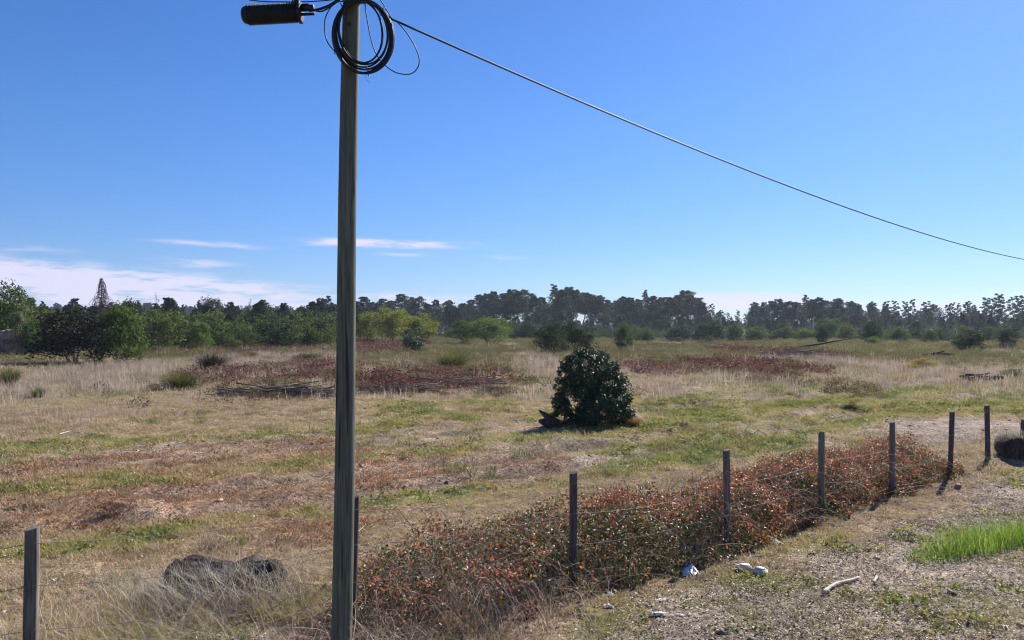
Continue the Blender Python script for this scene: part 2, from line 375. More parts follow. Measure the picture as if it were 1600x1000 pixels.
# utility pole: grey-green weathered timber, long checks
def polemat():
    m, b_, out = newmat('pole_timber')
    t = b_.n('ShaderNodeTexCoord'); mp = b_.n('ShaderNodeMapping'); mp.inputs['Scale'].default_value = (1, 1, 0.035)
    b_.nt.links.new(t.outputs['Object'], mp.inputs[0])
    g = b_.noise(mp.outputs[0], 70, 6, 0.65); ck = b_.noise(mp.outputs[0], 26, 3, 0.6); bl = b_.noise(t.outputs['Object'], 2.2, 4, 0.6)
    c = b_.mix(b_.mapr(g, 0.3, 0.7), (0.06, 0.068, 0.05, 1), (0.18, 0.19, 0.135, 1))
    c = b_.mix(b_.mapr(bl, 0.35, 0.7, 0, 0.7), c, (0.10, 0.095, 0.08, 1))
    c = b_.mix(b_.mapr(ck, 0.57, 0.66, 0, 0.85), c, (0.03, 0.028, 0.025, 1))
    kn = b_.n('ShaderNodeTexVoronoi'); kn.inputs['Scale'].default_value = 2.6; b_.nt.links.new(t.outputs['Object'], kn.inputs['Vector'])
    c = b_.mix(b_.mapr(kn.outputs['Distance'], 0.03, 0.07, 0.8, 0), c, (0.035, 0.03, 0.025, 1))
    hgt = b_.m('SUBTRACT', b_.m('MULTIPLY', g, 0.5), b_.mapr(ck, 0.60, 0.70, 0, 1.0))
    p = principled(b_, c, 0.8, 0.2, hgt, 0.8, 0.006); b_.nt.links.new(p.outputs[0], out.inputs[0]); return m
M['pole'] = polemat()
# ground
def groundmat():
    m, b_, out = newmat('ground_soil')
    va = b_.n('ShaderNodeAttribute', attribute_name='gcol'); t = b_.n('ShaderNodeTexCoord'); P = t.outputs['Object']
    n1 = b_.noise(P, 2.2, 6, 0.65); n2 = b_.noise(P, 14, 5, 0.7); n3 = b_.noise(P, 55, 4, 0.7); n0 = b_.noise(P, 0.35, 5, 0.6)
    k = b_.m('MULTIPLY', b_.mapr(n1, 0.28, 0.72, 0.6, 1.3), b_.mapr(n2, 0.32, 0.68, 0.42, 1.45))
    k = b_.m('MULTIPLY', k, b_.mapr(n3, 0.33, 0.67, 0.5, 1.4)); k = b_.m('MULTIPLY', k, b_.mapr(n0, 0.3, 0.7, 0.8, 1.15))
    cc = b_.n('ShaderNodeCombineXYZ'); [b_.nt.links.new(k, cc.inputs[i]) for i in range(3)]
    c = b_.mix(1.0, va.outputs['Color'], cc.outputs[0], 'MULTIPLY')
    n4 = b_.noise(P, 5.5, 4, 0.6)
    c = b_.mix(b_.mapr(n4, 0.56, 0.70, 0, 0.5), c, (0.30, 0.25, 0.15, 1))
    h = b_.m('ADD', b_.m('MULTIPLY', n2, 1.0), b_.m('MULTIPLY', n3, 0.35))
    p = principled(b_, c, 0.95, 0.05, h, 0.9, 0.05); b_.nt.links.new(p.outputs[0], out.inputs[0]); return m
M['ground'] = groundmat()
DRY = [(0.0, (0.16, 0.115, 0.09)), (0.25, (0.46, 0.355, 0.26)), (0.5, (0.37, 0.31, 0.13)), (0.75, (0.20, 0.22, 0.07)), (1.0, (0.09, 0.15, 0.032))]
M['grass'] = leafmat('grass_blades', DRY, 0.6, 0.35, 0.25, inst=True, tcol=(1.15, 1.15, 0.75))
M['straw'] = leafmat('dry_straw', [(0, (0.16, 0.12, 0.105)), (0.3, (0.30, 0.23, 0.20)), (0.6, (0.47, 0.38, 0.32)), (1, (0.62, 0.53, 0.42))], 0.6, 0.35, 0.25, inst=True, tcol=(1, 0.95, 0.85))
M['litter'] = leafmat('litter_chips', [(0, (0.07, 0.05, 0.038)), (0.4, (0.27, 0.195, 0.14)), (0.75, (0.50, 0.41, 0.30)), (1, (0.72, 0.65, 0.54))], 0.7, 0.1, 0.3, inst=True, jit=1.0)
M['bracken'] = leafmat('dead_bracken', [(0, (0.05, 0.032, 0.028)), (0.35, (0.12, 0.06, 0.05)), (0.6, (0.19, 0.085, 0.065)), (0.8, (0.27, 0.16, 0.12)), (1, (0.36, 0.30, 0.25))], 0.7, 0.25, 0.2, inst=True, tcol=(1.1, 0.8, 0.7), jit=0.8)
M['heath'] = leafmat('heath_scrub', [(0, (0.085, 0.055, 0.05)), (0.35, (0.15, 0.12, 0.075)), (0.65, (0.14, 0.135, 0.065)), (0.85, (0.21, 0.18, 0.10)), (1, (0.34, 0.27, 0.19))], 0.7, 0.3, 0.2, inst=True, jit=0.7)

# ------------------------------------------------------------------ naming
def tag(o, label=None, cat=None, group=None, kind=None):
    if label: o['label'] = label
    if cat: o['category'] = cat
    if group: o['group'] = group
    if kind: o['kind'] = kind
    return o
def empty(name, loc, label, cat, group=None):
    o = bpy.data.objects.new(name, None); COL.objects.link(o); o.location = loc; o.empty_display_size = 0.2
    return tag(o, label, cat, group)
def copy_thing(root, loc, rz, sc, label, group=None):
    r = root.copy(); COL.objects.link(r); r.location = loc; r.rotation_euler = (0, 0, rz); r.scale = sc
    r['label'] = label
    if group: r['group'] = group
    for ch in list(root.children):
        c = ch.copy(); COL.objects.link(c); c.parent = r
    return r

# ------------------------------------------------------------------ terrain
def axis(n, a, ext0, ext1, c):
    t0 = -math.asinh(abs(ext0-c)/a); t1 = math.asinh((ext1-c)/a)
    return c+a*np.sinh(np.linspace(t0, t1, n))
gx = axis(560, 3.0, -1300, 1300, 1.0); gy = axis(600, 3.5, -200, 1300, 9.0)  # the haze box reaches past these edges
X, Y = np.meshgrid(gx, gy)
Z = height(X, Y)
def lerp(a, c, m): return a*(1-m[..., None])+np.array(c)*m[..., None]
D = np.hypot(X, Y)
C = np.zeros(X.shape+(3,))+np.array((0.30, 0.215, 0.145))
C = lerp(C, (0.25, 0.205, 0.155), ss(D, 26, 40)*(1-ss(D, 60, 90)))
C = lerp(C, (0.15, 0.125, 0.085), ss(D, 55, 80))
C = lerp(C, (0.15, 0.15, 0.065), ss(fbm(X*0.11, Y*0.16, 4, 155), 0.5, 0.6)*ss(D, 26, 40)*0.75)
C = lerp(C, (0.13, 0.10, 0.08), ss(fbm(X*0.14+9, Y*0.2, 4, 156), 0.55, 0.63)*ss(D, 30, 50)*0.7)
C = lerp(C, (0.16, 0.14, 0.085), ss(D, 90, 150))
C = lerp(C, (0.33, 0.19, 0.11), m_red(X, Y)*0.85)
C = lerp(C, (0.18, 0.20, 0.065), m_green(X, Y)*0.8)
C = lerp(C, (0.30, 0.24, 0.195), m_dirt(X, Y)*0.9)
SD_ = -side(X, Y); W_ = 0.7*np.sin(X*0.12)
for off in (5.4, 6.9, 10.6, 12.1, 18.0, 19.6):
    C = lerp(C, (0.13, 0.095, 0.07), np.exp(-((SD_-off-W_*(1+off/20))/(0.16+off*0.008))**2)*ss(fbm(X*0.6, Y*0.6, 3, 29+int(off)), 0.38, 0.55)*0.8)
C = lerp(C, (0.15, 0.10, 0.08), m_bracken(X, Y)*0.6)
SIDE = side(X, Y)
C = lerp(C, (0.085, 0.06, 0.05), np.exp(-((SIDE+0.6)/1.0)**4)*ss(X, -1.6, -0.2)*(1-ss(X, 7.8, 8.8))*0.8)  # ground shadow under the bramble thicket, put into the soil colour
ny, nx = X.shape
idx = np.arange(ny*nx).reshape(ny, nx)
Fq = np.stack([idx[:-1, :-1], idx[:-1, 1:], idx[1:, 1:], idx[1:, :-1]], -1).reshape(-1, 4)
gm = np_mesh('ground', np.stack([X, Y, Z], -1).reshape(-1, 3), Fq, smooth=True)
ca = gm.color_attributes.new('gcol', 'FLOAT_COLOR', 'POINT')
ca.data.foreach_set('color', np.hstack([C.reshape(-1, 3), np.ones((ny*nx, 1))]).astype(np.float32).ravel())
ground = tag(link_mesh('ground', gm, M['ground']), kind='structure')

# ------------------------------------------------------------------ scatter by geometry nodes ('stuff')
def gn_group(coll):
    g = bpy.data.node_groups.new('scatter', 'GeometryNodeTree')
    g.interface.new_socket('Geometry', in_out='INPUT', socket_type='NodeSocketGeometry')
    g.interface.new_socket('Geometry', in_out='OUTPUT', socket_type='NodeSocketGeometry')
    N = g.nodes.new; L = g.links.new
    i = N('NodeGroupInput'); o = N('NodeGroupOutput'); iop = N('GeometryNodeInstanceOnPoints'); ci = N('GeometryNodeCollectionInfo')
    ci.inputs['Collection'].default_value = coll; ci.inputs['Separate Children'].default_value = True; ci.inputs['Reset Children'].default_value = True
    def na(nm, t):
        q = N('GeometryNodeInputNamedAttribute'); q.data_type = t; q.inputs['Name'].default_value = nm
        return [s for s in q.outputs if s.enabled and s.name == 'Attribute'][0]
    L(i.outputs[0], iop.inputs['Points']); L(ci.outputs[0], iop.inputs['Instance']); iop.inputs['Pick Instance'].default_value = True
    L(na('idx', 'INT'), iop.inputs['Instance Index'])
    e = N('FunctionNodeEulerToRotation'); L(na('rot', 'FLOAT_VECTOR'), e.inputs[0]); L(e.outputs[0], iop.inputs['Rotation'])
    L(na('scl', 'FLOAT_VECTOR'), iop.inputs['Scale']); L(iop.outputs[0], o.inputs[0])
    return g
def scatter(name, XY, variants, scl, iv, label, mat, tilt=0.12, sink=0.0, zscl=None):
    n = len(XY)
    if n == 0: return
    col = bpy.data.collections.new(name+'_kinds')
    for k, me in enumerate(variants):
        if not me.materials: me.materials.append(mat)
        col.objects.link(bpy.data.objects.new('%s_kind_%02d' % (name, k), me))
    z = height(XY[:, 0], XY[:, 1])-sink
    me = bpy.data.meshes.new(name); me.vertices.add(n)
    me.vertices.foreach_set('co', np.stack([XY[:, 0], XY[:, 1], z], 1).astype(np.float32).ravel())
    def at_(nm, t, key, arr): a = me.attributes.new(nm, t, 'POINT'); a.data.foreach_set(key, np.ascontiguousarray(arr).ravel())
    rot = np.stack([(rng.random(n)-.5)*2*tilt, (rng.random(n)-.5)*2*tilt, rng.random(n)*6.283], 1).astype(np.float32)
    s = np.broadcast_to(scl, (n,)); zs = s if zscl is None else s*zscl
    at_('rot', 'FLOAT_VECTOR', 'vector', rot); at_('scl', 'FLOAT_VECTOR', 'vector', np.stack([s, s, zs], 1).astype(np.float32))
    at_('iv', 'FLOAT', 'value', np.broadcast_to(iv, (n,)).astype(np.float32)); at_('idx', 'INT', 'value', rng.integers(0, len(variants), n).astype(np.int32))
    o = link_mesh(name, me); tag(o, label, None, None, 'stuff')
    md = o.modifiers.new('scatter', 'NODES'); md.node_group = gn_group(col)
    return o
def field(n, d0, d1, half=39.0):
    """uniform random ground points in the wedge of the place the photograph looks over"""
    d = np.sqrt(d0*d0+rng.random(n)*(d1*d1-d0*d0)); a = (rng.random(n)*2-1)*R(half)
    return np.stack([d*np.sin(a), d*np.cos(a)], 1)
def keep(XY, p): return XY[rng.random(len(XY)) < p]

def tuft(nb, H, spread, w, lean, seg=2, vlo=0.2, vhi=0.8):
    a = Acc(); P = np.zeros((nb, 3)); P[:, :2] = rng.normal(size=(nb, 2))*spread
    blades(a, P, H*(0.5+rng.random(nb)*0.7), w, lean*(0.4+rng.random(nb)*1.1), vlo+rng.random(nb)*(vhi-vlo), seg)
    return a.mesh('tuft')
lowgrass = [tuft(26, 0.055, 0.05, 0.006, 0.9) for _ in range(5)]
# short turf, near
def turf(n, d0, d1, sc, dens=1.0):
    P = field(n, d0, d1); x, y = P[:, 0], P[:, 1]
    g = m_green(x, y); di = m_dirt(x, y); rd = m_red(x, y)
    p = np.clip(0.55+0.5*g-0.66*di-0.22*rd, 0.04, 1)*(0.45+0.9*vn(x*1.5, y*1.5, 4))*dens
    p = p*(0.35+0.85*ss(fbm(x*3, y*3, 2, 14), 0.35, 0.6)); k = rng.random(n) < p; P = P[k]; g = g[k]; rd = rd[k]; di = di[k]; x, y = P[:, 0], P[:, 1]
    iv = np.clip(0.27+0.5*g+(vn(x*2.2, y*2.2, 8)-0.5)*0.35*(0.3+g)+rng.normal(size=len(P))*0.07-0.08*di-0.20*rd*(1-g), 0, 1)
    s = sc*0.88*(1-0.35*ss(side(x, y), 0.2, 1.0))*(0.6+0.8*rng.random(len(P)))*(0.8+0.5*vn(x*0.7, y*0.7, 6))
    return P, s, iv
for nm, n, d0, d1, sc, lb in (('low_grass', 42000, 3.2, 15, 1.0, 'short mixed dry and green turf beside the fence'),
                          ('field_grass', 52000, 15, 36, 1.7, 'short patchy grass of the open field'),
                          ('far_field_grass', 42000, 36, 95, 3.6, 'pale grass across the far half of the field')):
    P, s, iv = turf(n, d0, d1, sc); scatter(nm, P, lowgrass, s, iv, lb, M['grass'], 0.3)
M['sorrel'] = leafmat('reddish_groundcover', [(0, (0.16, 0.08, 0.05)), (0.4, (0.30, 0.16, 0.09)), (0.75, (0.42, 0.27, 0.15)), (1, (0.40, 0.34, 0.18))], 0.7, 0.25, 0.2, inst=True, tcol=(1.1, 0.8, 0.6), jit=0.7)
P = field(60000, 8, 30, 42); x, y = P[:, 0], P[:, 1]; P = keep(P, m_red(x, y)*0.75*(1-0.8*m_green(x, y))*(0.3+0.9*vn(x*2, y*2, 26))); x, y = P[:, 0], P[:, 1]
scatter('red_groundcover', P, [tuft(16, 0.035, 0.06, 0.010, 1.1) for _ in range(4)], (0.7+0.8*rng.random(len(P)))*(0.7+np.hypot(x, y)/25), 0.25+0.5*fbm(x, y, 3, 25), 'low reddish-brown groundcover on the left part of the field', M['sorrel'], 0.3)
# longer grass on the near left and under the fence
longg = [tuft(22, 0.26, 0.05, 0.006, 0.8, 3, 0.1, 0.9) for _ in range(5)]
P = field(30000, 3.2, 11, 42); x, y = P[:, 0], P[:, 1]; sd = side(x, y)
p = ss(sd, -2.2, -0.5)*(1-ss(x, -0.8, 0.6))*ss(fbm(x*0.9, y*0.9, 3, 41), 0.28, 0.55)+0.2*np.exp(-((sd-0.75)/0.5)**2)*ss(x, 0, 1)*ss(fbm(x*1.4, y*1.4, 3, 42), 0.45, 0.6)
p = p*np.where(x > -0.8, 0.6, 0.55); P = keep(P, p); x, y = P[:, 0], P[:, 1]
scatter('long_grass', P, longg, 0.35+0.65*rng.random(len(P))*(0.6+0.6*vn(x*0.8, y*0.8, 5)), np.clip(0.30+0.55*m_green(x, y)*rng.random(len(P))+rng.normal(size=len(P))*0.1, 0, 0.95), 'long rough grass, green at the base and dry at the tips, in front of the fence', M['grass'], 0.25)
# dry stalks
straw = []
for _ in range(5):
    a = Acc(); nb = 26; P0 = np.zeros((nb, 3)); P0[:, :2] = rng.normal(size=(nb, 2))*0.13
    blades(a, P0, 0.5*(0.4+0.8*rng.random(nb)), 0.006, 0.5*rng.random(nb)*1.4, rng.random(nb), 3); straw.append(a.mesh('straw'))
straw_far = []
for _ in range(5):
    a = Acc(); nb = 20; P0 = np.zeros((nb, 3)); P0[:, :2] = rng.normal(size=(nb, 2))*0.22
    blades(a, P0, 0.5*(0.3+0.9*rng.random(nb)), 0.022, 0.5*rng.random(nb)*1.2, rng.random(nb), 2); straw_far.append(a.mesh('straw_far'))
P = field(26000, 30, 130); P = keep(P, np.clip(0.06+m_tall(P[:, 0], P[:, 1])*ss(fbm(P[:, 0]*0.5, P[:, 1]*0.5, 2, 13), 0.4, 0.6), 0, 1)); x, y = P[:, 0], P[:, 1]; dd = np.hypot(x, y)
scatter('tall_grass_tufts', P, straw_far, (0.3+0.8*rng.random(len(P))**1.3)*(1+dd/130), np.where(rng.random(len(P)) < 0.3, 0.0, 0.35)+0.5*rng.random(len(P)), 'ragged pale grass tufts standing above the far turf', M['straw'], 0.2)
P = field(90000, 24, 120); P = keep(P, m_tall(P[:, 0], P[:, 1])*0.42*(0.3+ss(vn(P[:, 0]*0.6, P[:, 1]*0.6, 12), 0.3, 0.7))); x, y = P[:, 0], P[:, 1]; dd = np.hypot(x, y)
scatter('dry_tall_grass', P, straw, (0.35+0.75*rng.random(len(P))**1.5)*(1+dd/150), 0.3+0.5*vn(x*0.3, y*0.3, 77)+rng.normal(size=len(P))*0.08, 'tall bleached dry grass in pale drifts across the field', M['straw'], 0.15)
P = field(5000, 3.5, 12, 42); x, y = P[:, 0], P[:, 1]; sd = side(x, y)
P = keep(P, ss(sd, -2.4, -1.2)*(1-ss(x, 0.0, 1.2))*ss(fbm(x*1.1, y*1.1, 3, 47), 0.42, 0.62)*0.8)
bent = []
for _ in range(5):
    a = Acc(); nb = 9; P0 = np.zeros((nb, 3)); P0[:, :2] = rng.normal(size=(nb, 2))*0.10
    blades(a, P0, 0.34*(0.4+0.9*rng.random(nb)), 0.0045, 0.6+1.3*rng.random(nb), rng.random(nb), 5); bent.append(a.mesh('bent'))
scatter('bent_straw', P, bent, 0.6+0.8*rng.random(len(P)), 0.35+0.5*rng.random(len(P)), 'thin bent straw stalks tangled over the near grass', M['straw'], 0.3)
# litter and chips on the verge
chips = []
for _ in range(5):
    a = Acc(); nb = 26; P0 = np.zeros((nb, 3)); P0[:, :2] = rng.normal(size=(nb, 2))*0.13; P0[:, 2] = 0.008+rng.random(nb)*0.012
    leaves(a, P0, 0.012+0.035*rng.random(nb)**2, 0.006+0.012*rng.random(nb), rng.random(nb), up=2.5); chips.append(a.mesh('chips'))
P = field(46000, 4, 24, 42); x, y = P[:, 0], P[:, 1]
P = keep(P, np.clip(0.16+m_dirt(x, y)*0.9*ss(side(x, y), -1, 1), 0, 1)*(0.35+0.8*vn(x*1.3, y*1.3, 15))); x, y = P[:, 0], P[:, 1]
scatter('leaf_litter', P, chips, 0.7+0.7*rng.random(len(P)), 0.25+0.5*rng.random(len(P)), 'small chips, straw bits and dead leaves strewn on the verge', M['litter'], 0.12)
clods = []
for _ in range(5):
    u = rng.normal(size=(12, 3)); a = Acc()
    V = np.array([(0, 0, 1), (0, 0, -1)]+[(math.cos(t), math.sin(t), z_) for z_ in (0.5, -0.5) for t in np.linspace(0, 6.283, 6)[:-1]])
    V = V*np.array([1, 0.8, 0.5])*0.05*(0.7+0.6*rng.random((12, 1))); up = list(range(2, 7)); dn = list(range(7, 12))
    a.add(V, [(0, up[i], up[(i+1) % 5]) for i in range(5)]+[(1, dn[(i+1) % 5], dn[i]) for i in range(5)]+[(up[i], dn[i], dn[(i+1) % 5]) for i in range(5)]+[(up[i], dn[(i+1) % 5], up[(i+1) % 5]) for i in range(5)], 0.5)
    clods.append(a.mesh('clod'))
P = field(15000, 4, 34, 42); x, y = P[:, 0], P[:, 1]; P = keep(P, np.clip(0.08+0.5*m_dirt(x, y), 0, 1)*(vn(x*0.9, y*0.9, 19)))
scatter('soil_clods', P, clods, 0.25+1.1*rng.random(len(P))**3, np.where(rng.random(len(P)) < 0.8, 0.15, 0.75)+rng.normal(size=len(P))*0.1, 'clods of dry soil and small stones on bare ground', M['litter'], 0.4)
# broad-leaved weeds in the green strips
weed = []
for _ in range(4):
    a = Acc(); nb = 16; P0 = np.zeros((nb, 3)); P0[:, :2] = rng.normal(size=(nb, 2))*0.06; P0[:, 2] = 0.012+rng.random(nb)*0.035
    leaves(a, P0, 0.035+0.03*rng.random(nb), 0.02+0.015*rng.random(nb), rng.random(nb), up=1.2); weed.append(a.mesh('weed'))
P = field(60000, 4, 34, 42); x, y = P[:, 0], P[:, 1]; P = keep(P, np.clip(m_green(x, y)**1.3, 0, 1)*ss(fbm(x*2, y*2, 3, 23), 0.4, 0.65)*0.8); x, y = P[:, 0], P[:, 1]
scatter('low_weeds', P, weed, (0.35+0.55*rng.random(len(P)))*(1+np.hypot(x, y)/30), 0.48+0.42*rng.random(len(P)), 'low green broad-leaved weeds in the strips of turf', M['grass'], 0.3)
# darker tussocks dotted over the field
tus = [tuft(60, 0.16, 0.11, 0.008, 0.9, 2, 0.1, 0.7) for _ in range(4)]
P = field(11000, 9, 90, 39); x, y = P[:, 0], P[:, 1]
P = keep(P, (side(x, y) < -2.0)*ss(vn(x*0.25, y*0.25, 29), 0.3, 0.7)*0.5); x, y = P[:, 0], P[:, 1]
scatter('tussocks', P, tus, (0.45+0.9*rng.random(len(P))**2)*(1+np.hypot(x, y)/60), np.where(rng.random(len(P)) < 0.55, 0.85, 0.0)+rng.random(len(P))*0.15, 'small dark tussocks dotted over the field', M['grass'], 0.2)
# dead bracken
brk = []
for _ in range(5):
    a = Acc(); nb = 110; P0 = rng.normal(size=(nb, 3))*np.array([0.35, 0.35, 0.16]); P0[:, 2] = np.abs(P0[:, 2])+0.03
    leaves(a, P0, 0.12+0.16*rng.random(nb), 0.03+0.05*rng.random(nb), rng.random(nb)*0.85, up=0.3)
    Q = rng.normal(size=(16, 3))*np.array([0.3, 0.3, 0]); blades(a, Q, 0.5*(0.4+rng.random(16)), 0.012, rng.random(16), 0.7+0.3*rng.random(16), 3); brk.append(a.mesh('brk'))
PB = []
for k, q in enumerate(BRACKEN):
    n = int(min(2600, 14*q[2]*q[3]+60)); PB.append(np.stack([q[0]+(rng.random(n)*2-1)*q[2]*1.15, q[1]+(rng.random(n)*2-1)*q[3]*1.15], 1))
P = np.vstack(PB); P = keep(P, m_bracken(P[:, 0], P[:, 1])*(0.08+ss(fbm(P[:, 0]*.5, P[:, 1]*.7, 3, 3), .38, .58)*.9)); dd = np.hypot(P[:, 0], P[:, 1])
scatter('dead_bracken', P, brk, (0.28+0.75*rng.random(len(P))**1.6)*(0.8+dd/110), 0.05+0.75*fbm(P[:, 0]*.35, P[:, 1]*.5, 3, 88)+0.3*(rng.random(len(P))-.3), 'red-brown dead bracken and felled brush in low banks across the field', M['bracken'], 0.25)
# heath between field and wood
hth = []
for _ in range(6):
    a = Acc(); nb = 150; u = rng.normal(size=(nb, 3)); u /= np.linalg.norm(u, axis=1)[:, None]; u[:, 2] = np.abs(u[:, 2])
    P0 = u*(0.55+0.5*rng.random((nb, 1)))*np.array([0.9, 0.9, 0.75]); leaves(a, P0, 0.10+0.13*rng.random(nb), 0.07, np.clip(0.25+0.5*P0[:, 2]+0.35*rng.random(nb), 0, 1), simple=True, up=0.5); hth.append(a.mesh('hth'))
P = field(17000, 66, 330, 41); x, y = P[:, 0], P[:, 1]; d = np.hypot(x, y)
P = keep(P, ss(fbm(x*0.03, y*0.05, 4, 81), 0.36, 0.52)*np.clip(ss(d, 66, 105), 0.06, 1)*(1-m_bracken(x, y))); x, y = P[:, 0], P[:, 1]; d = np.hypot(x, y)
scatter('heath_scrub', P, hth, (0.4+0.7*rng.random(len(P)))*(0.8+d/300), 0.05+0.75*vn(x*0.06, y*0.1, 83)+rng.normal(size=len(P))*0.1, 'knee-high olive and brown heath scrub in front of the wood', M['heath'], 0.1)

P = field(34000, 30, 150, 40); x, y = P[:, 0], P[:, 1]; d = np.hypot(x, y)
near_b = 0
for k, q in enumerate([BL(230, 840, 540, 622), BL(940, 1330, 540, 600), BL(1180, 1660, 538, 580), BL(640, 860, 590, 622), BL(0, 300, 552, 575)]): near_b = np.maximum(near_b, blob(x, y, q, 0.8, 160+k))
P = keep(P, near_b*ss(fbm(x*0.22, y*0.28, 3, 84), 0.38, 0.52)+0.02+0.5*ss(d, 55, 80)*ss(fbm(x*0.12, y*0.12, 3, 86), 0.38, 0.52)*ss(x/np.maximum(y, 1), -0.42, -0.3)); x, y = P[:, 0], P[:, 1]; d = np.hypot(x, y)
scatter('low_brush', P, hth, (0.18+0.34*rng.random(len(P)))*(0.8+d/140), 0.0+0.75*fbm(x*0.15, y*0.2, 3, 85)*ss(d, 20, 90)+rng.normal(size=len(P))*0.12, 'low grey-brown twiggy brush in rough bands across the middle of the field', M['heath'], 0.15)

# ------------------------------------------------------------------ shrubs and trees
def foliage(shape, n, leaf, clumps, cr, vfun=None, simple=True, shell=0.6, up=0.2, aspect=0.55):
    """leaf clumps spread through a crown: shape(u in unit ball) -> xyz"""
    a = Acc()
    U = rng.normal(size=(clumps, 3)); U /= np.linalg.norm(U, axis=1)[:, None]; U = U*np.where(rng.random((clumps, 1)) < 0.3, rng.random((clumps, 1))*shell, shell+(1-shell)*rng.random((clumps, 1))**0.5)
    Cc = shape(U)
    per = rng.random(clumps)*0.8+0.6; per = (per/per.sum()*n).astype(int)+1
    I = np.repeat(np.arange(clumps), per); m = len(I)
    G = rng.normal(size=(m, 3)); G /= np.linalg.norm(G, axis=1)[:, None]; G *= rng.random((m, 1))**0.45
    sz = (0.6+0.8*rng.random(clumps))[I][:, None]
    P = Cc[I]+G*cr*sz*np.array([1, 1, 0.8])
    cv = rng.random(clumps)[I]
    v = np.clip(0.5*cv+0.35*rng.random(m)+0.15, 0, 1)
    if vfun is not None: v = np.clip(vfun(P, v), 0, 1)
    leaves(a, P, leaf*(0.6+0.8*rng.random(m)), leaf*aspect*(0.7+0.6*rng.random(m)), v, up=up, face=G*0.6, simple=simple)
    return a, P
def stems(n, H, r0, spread, mat=None, ang=0.5, seg=5, sides=5):
    a = Acc()
    for k in range(n):
        t = np.linspace(0, 1, seg); az_ = rng.random()*6.283; l = H*(0.6+0.4*rng.random()); le = ang*(0.3+rng.random())
        P = np.stack([spread*math.cos(az_)*0.3+math.cos(az_)*l*le*t**1.3, spread*math.sin(az_)*0.3+math.sin(az_)*l*le*t**1.3, -0.15+l*t], 1)+rng.normal(size=(seg, 3))*l*0.015
        a.tube(P, r0*(1-0.8*t), sides, 0.5)
    return a
def ell(w, h, lift=0.0, taper=0.0, belly=0.0):
    def f(U):
        lo = np.where(U[:, 2] < 0, 1/np.maximum(np.sqrt(np.maximum(1-U[:, 2]**2, 0)), 0.35)**(0.8 if lift < 0.1 else 0.2), 1.0); U = U*np.stack([lo, lo, np.ones(len(U))], 1)
        z = (U[:, 2]+1)/2
        k = 1-taper*z+belly*np.sin(z*math.pi)
        return np.stack([U[:, 0]*w/2*k, U[:, 1]*w/2*k, lift+z*h], 1)
    return f
GREENS = {
 'dark': [(0, (0.012, 0.022, 0.012)), (0.5, (0.028, 0.048, 0.022)), (1, (0.065, 0.095, 0.04))],
 'pine': [(0, (0.010, 0.020, 0.014)), (0.5, (0.022, 0.040, 0.024)), (1, (0.050, 0.075, 0.038))],
 'mid': [(0, (0.03, 0.05, 0.015)), (0.5, (0.06, 0.095, 0.028)), (1, (0.12, 0.16, 0.05))],
 'bright': [(0, (0.045, 0.08, 0.018)), (0.5, (0.095, 0.15, 0.035)), (1, (0.17, 0.23, 0.06))],
 'yellow': [(0, (0.07, 0.085, 0.02)), (0.5, (0.15, 0.17, 0.038)), (1, (0.27, 0.27, 0.065))],
 'olive': [(0, (0.045, 0.05, 0.025)), (0.5, (0.09, 0.095, 0.045)), (1, (0.15, 0.15, 0.075))],
 'purple': [(0, (0.014, 0.015, 0.014)), (0.5, (0.027, 0.027, 0.022)), (1, (0.055, 0.055, 0.04))],
 'rust': [(0, (0.10, 0.05, 0.035)), (0.5, (0.2, 0.10, 0.06)), (1, (0.32, 0.19, 0.12))],
 'gold': [(0, (0.16, 0.11, 0.04)), (0.5, (0.3, 0.21, 0.07)), (1, (0.42, 0.33, 0.13))],
 'pale': [(0, (0.14, 0.13, 0.10)), (0.5, (0.24, 0.23, 0.17)), (1, (0.36, 0.33, 0.26))],
 'glossy': [(0, (0.010, 0.024, 0.014)), (0.5, (0.022, 0.052, 0.026)), (0.85, (0.05, 0.11, 0.05)), (1, (0.11, 0.20, 0.075))],
}
for k, st in GREENS.items():
    M['f_'+k] = leafmat(k+'_foliage', st, 0.42 if k == 'glossy' else 0.75, 0.12 if k == 'glossy' else (0.18 if k in ('pine', 'dark', 'purple') else 0.38), 0.34 if k == 'glossy' else 0.12)

# prototype crowns for the middle distance, 1 m tall and 1 m wide, scaled when placed
PROTO = {}
def proto(kind, j):
    key = (kind, j)
    if key in PROTO: return PROTO[key]
    if kind == 'round': a, _ = foliage(ell(0.86, 0.86, 0.06, 0.1), 5200, 0.046, 95, 0.17); st = stems(6, 0.55, 0.02, 0.1)
    elif kind == 'upright': a, _ = foliage(ell(0.72, 0.94, 0.05, 0.5, 0.1), 4800, 0.044, 95, 0.14); st = stems(5, 0.8, 0.018, 0.08, ang=0.2)
    elif kind == 'broad': a, _ = foliage(ell(0.9, 0.72, 0.2, 0.15), 5600, 0.040, 100, 0.14, shell=0.6); st = stems(5, 0.8, 0.022, 0.1, ang=0.4)
    elif kind == 'spiky':
        a = Acc(); nb = 800; Q = rng.normal(size=(nb, 3))*np.array([0.12, 0.12, 0]); azz = np.arctan2(Q[:, 1], Q[:, 0])+rng.normal(size=nb)*0.3
        blades(a, Q, 0.55+0.5*rng.random(nb), 0.012, 0.9*rng.random(nb), rng.random(nb), 4, azz); st = stems(4, 0.3, 0.02, 0.1)
    elif kind == 'airy': a, _ = foliage(ell(0.62, 0.72, 0.28, 0.1), 900, 0.045, 34, 0.09, shell=0.35); st = stems(4, 0.95, 0.012, 0.03, ang=0.22, seg=6)
    PROTO[key] = (a.mesh(kind+'_crown'), st.mesh(kind+'_stems')); return PROTO[key]
matcopies = {}
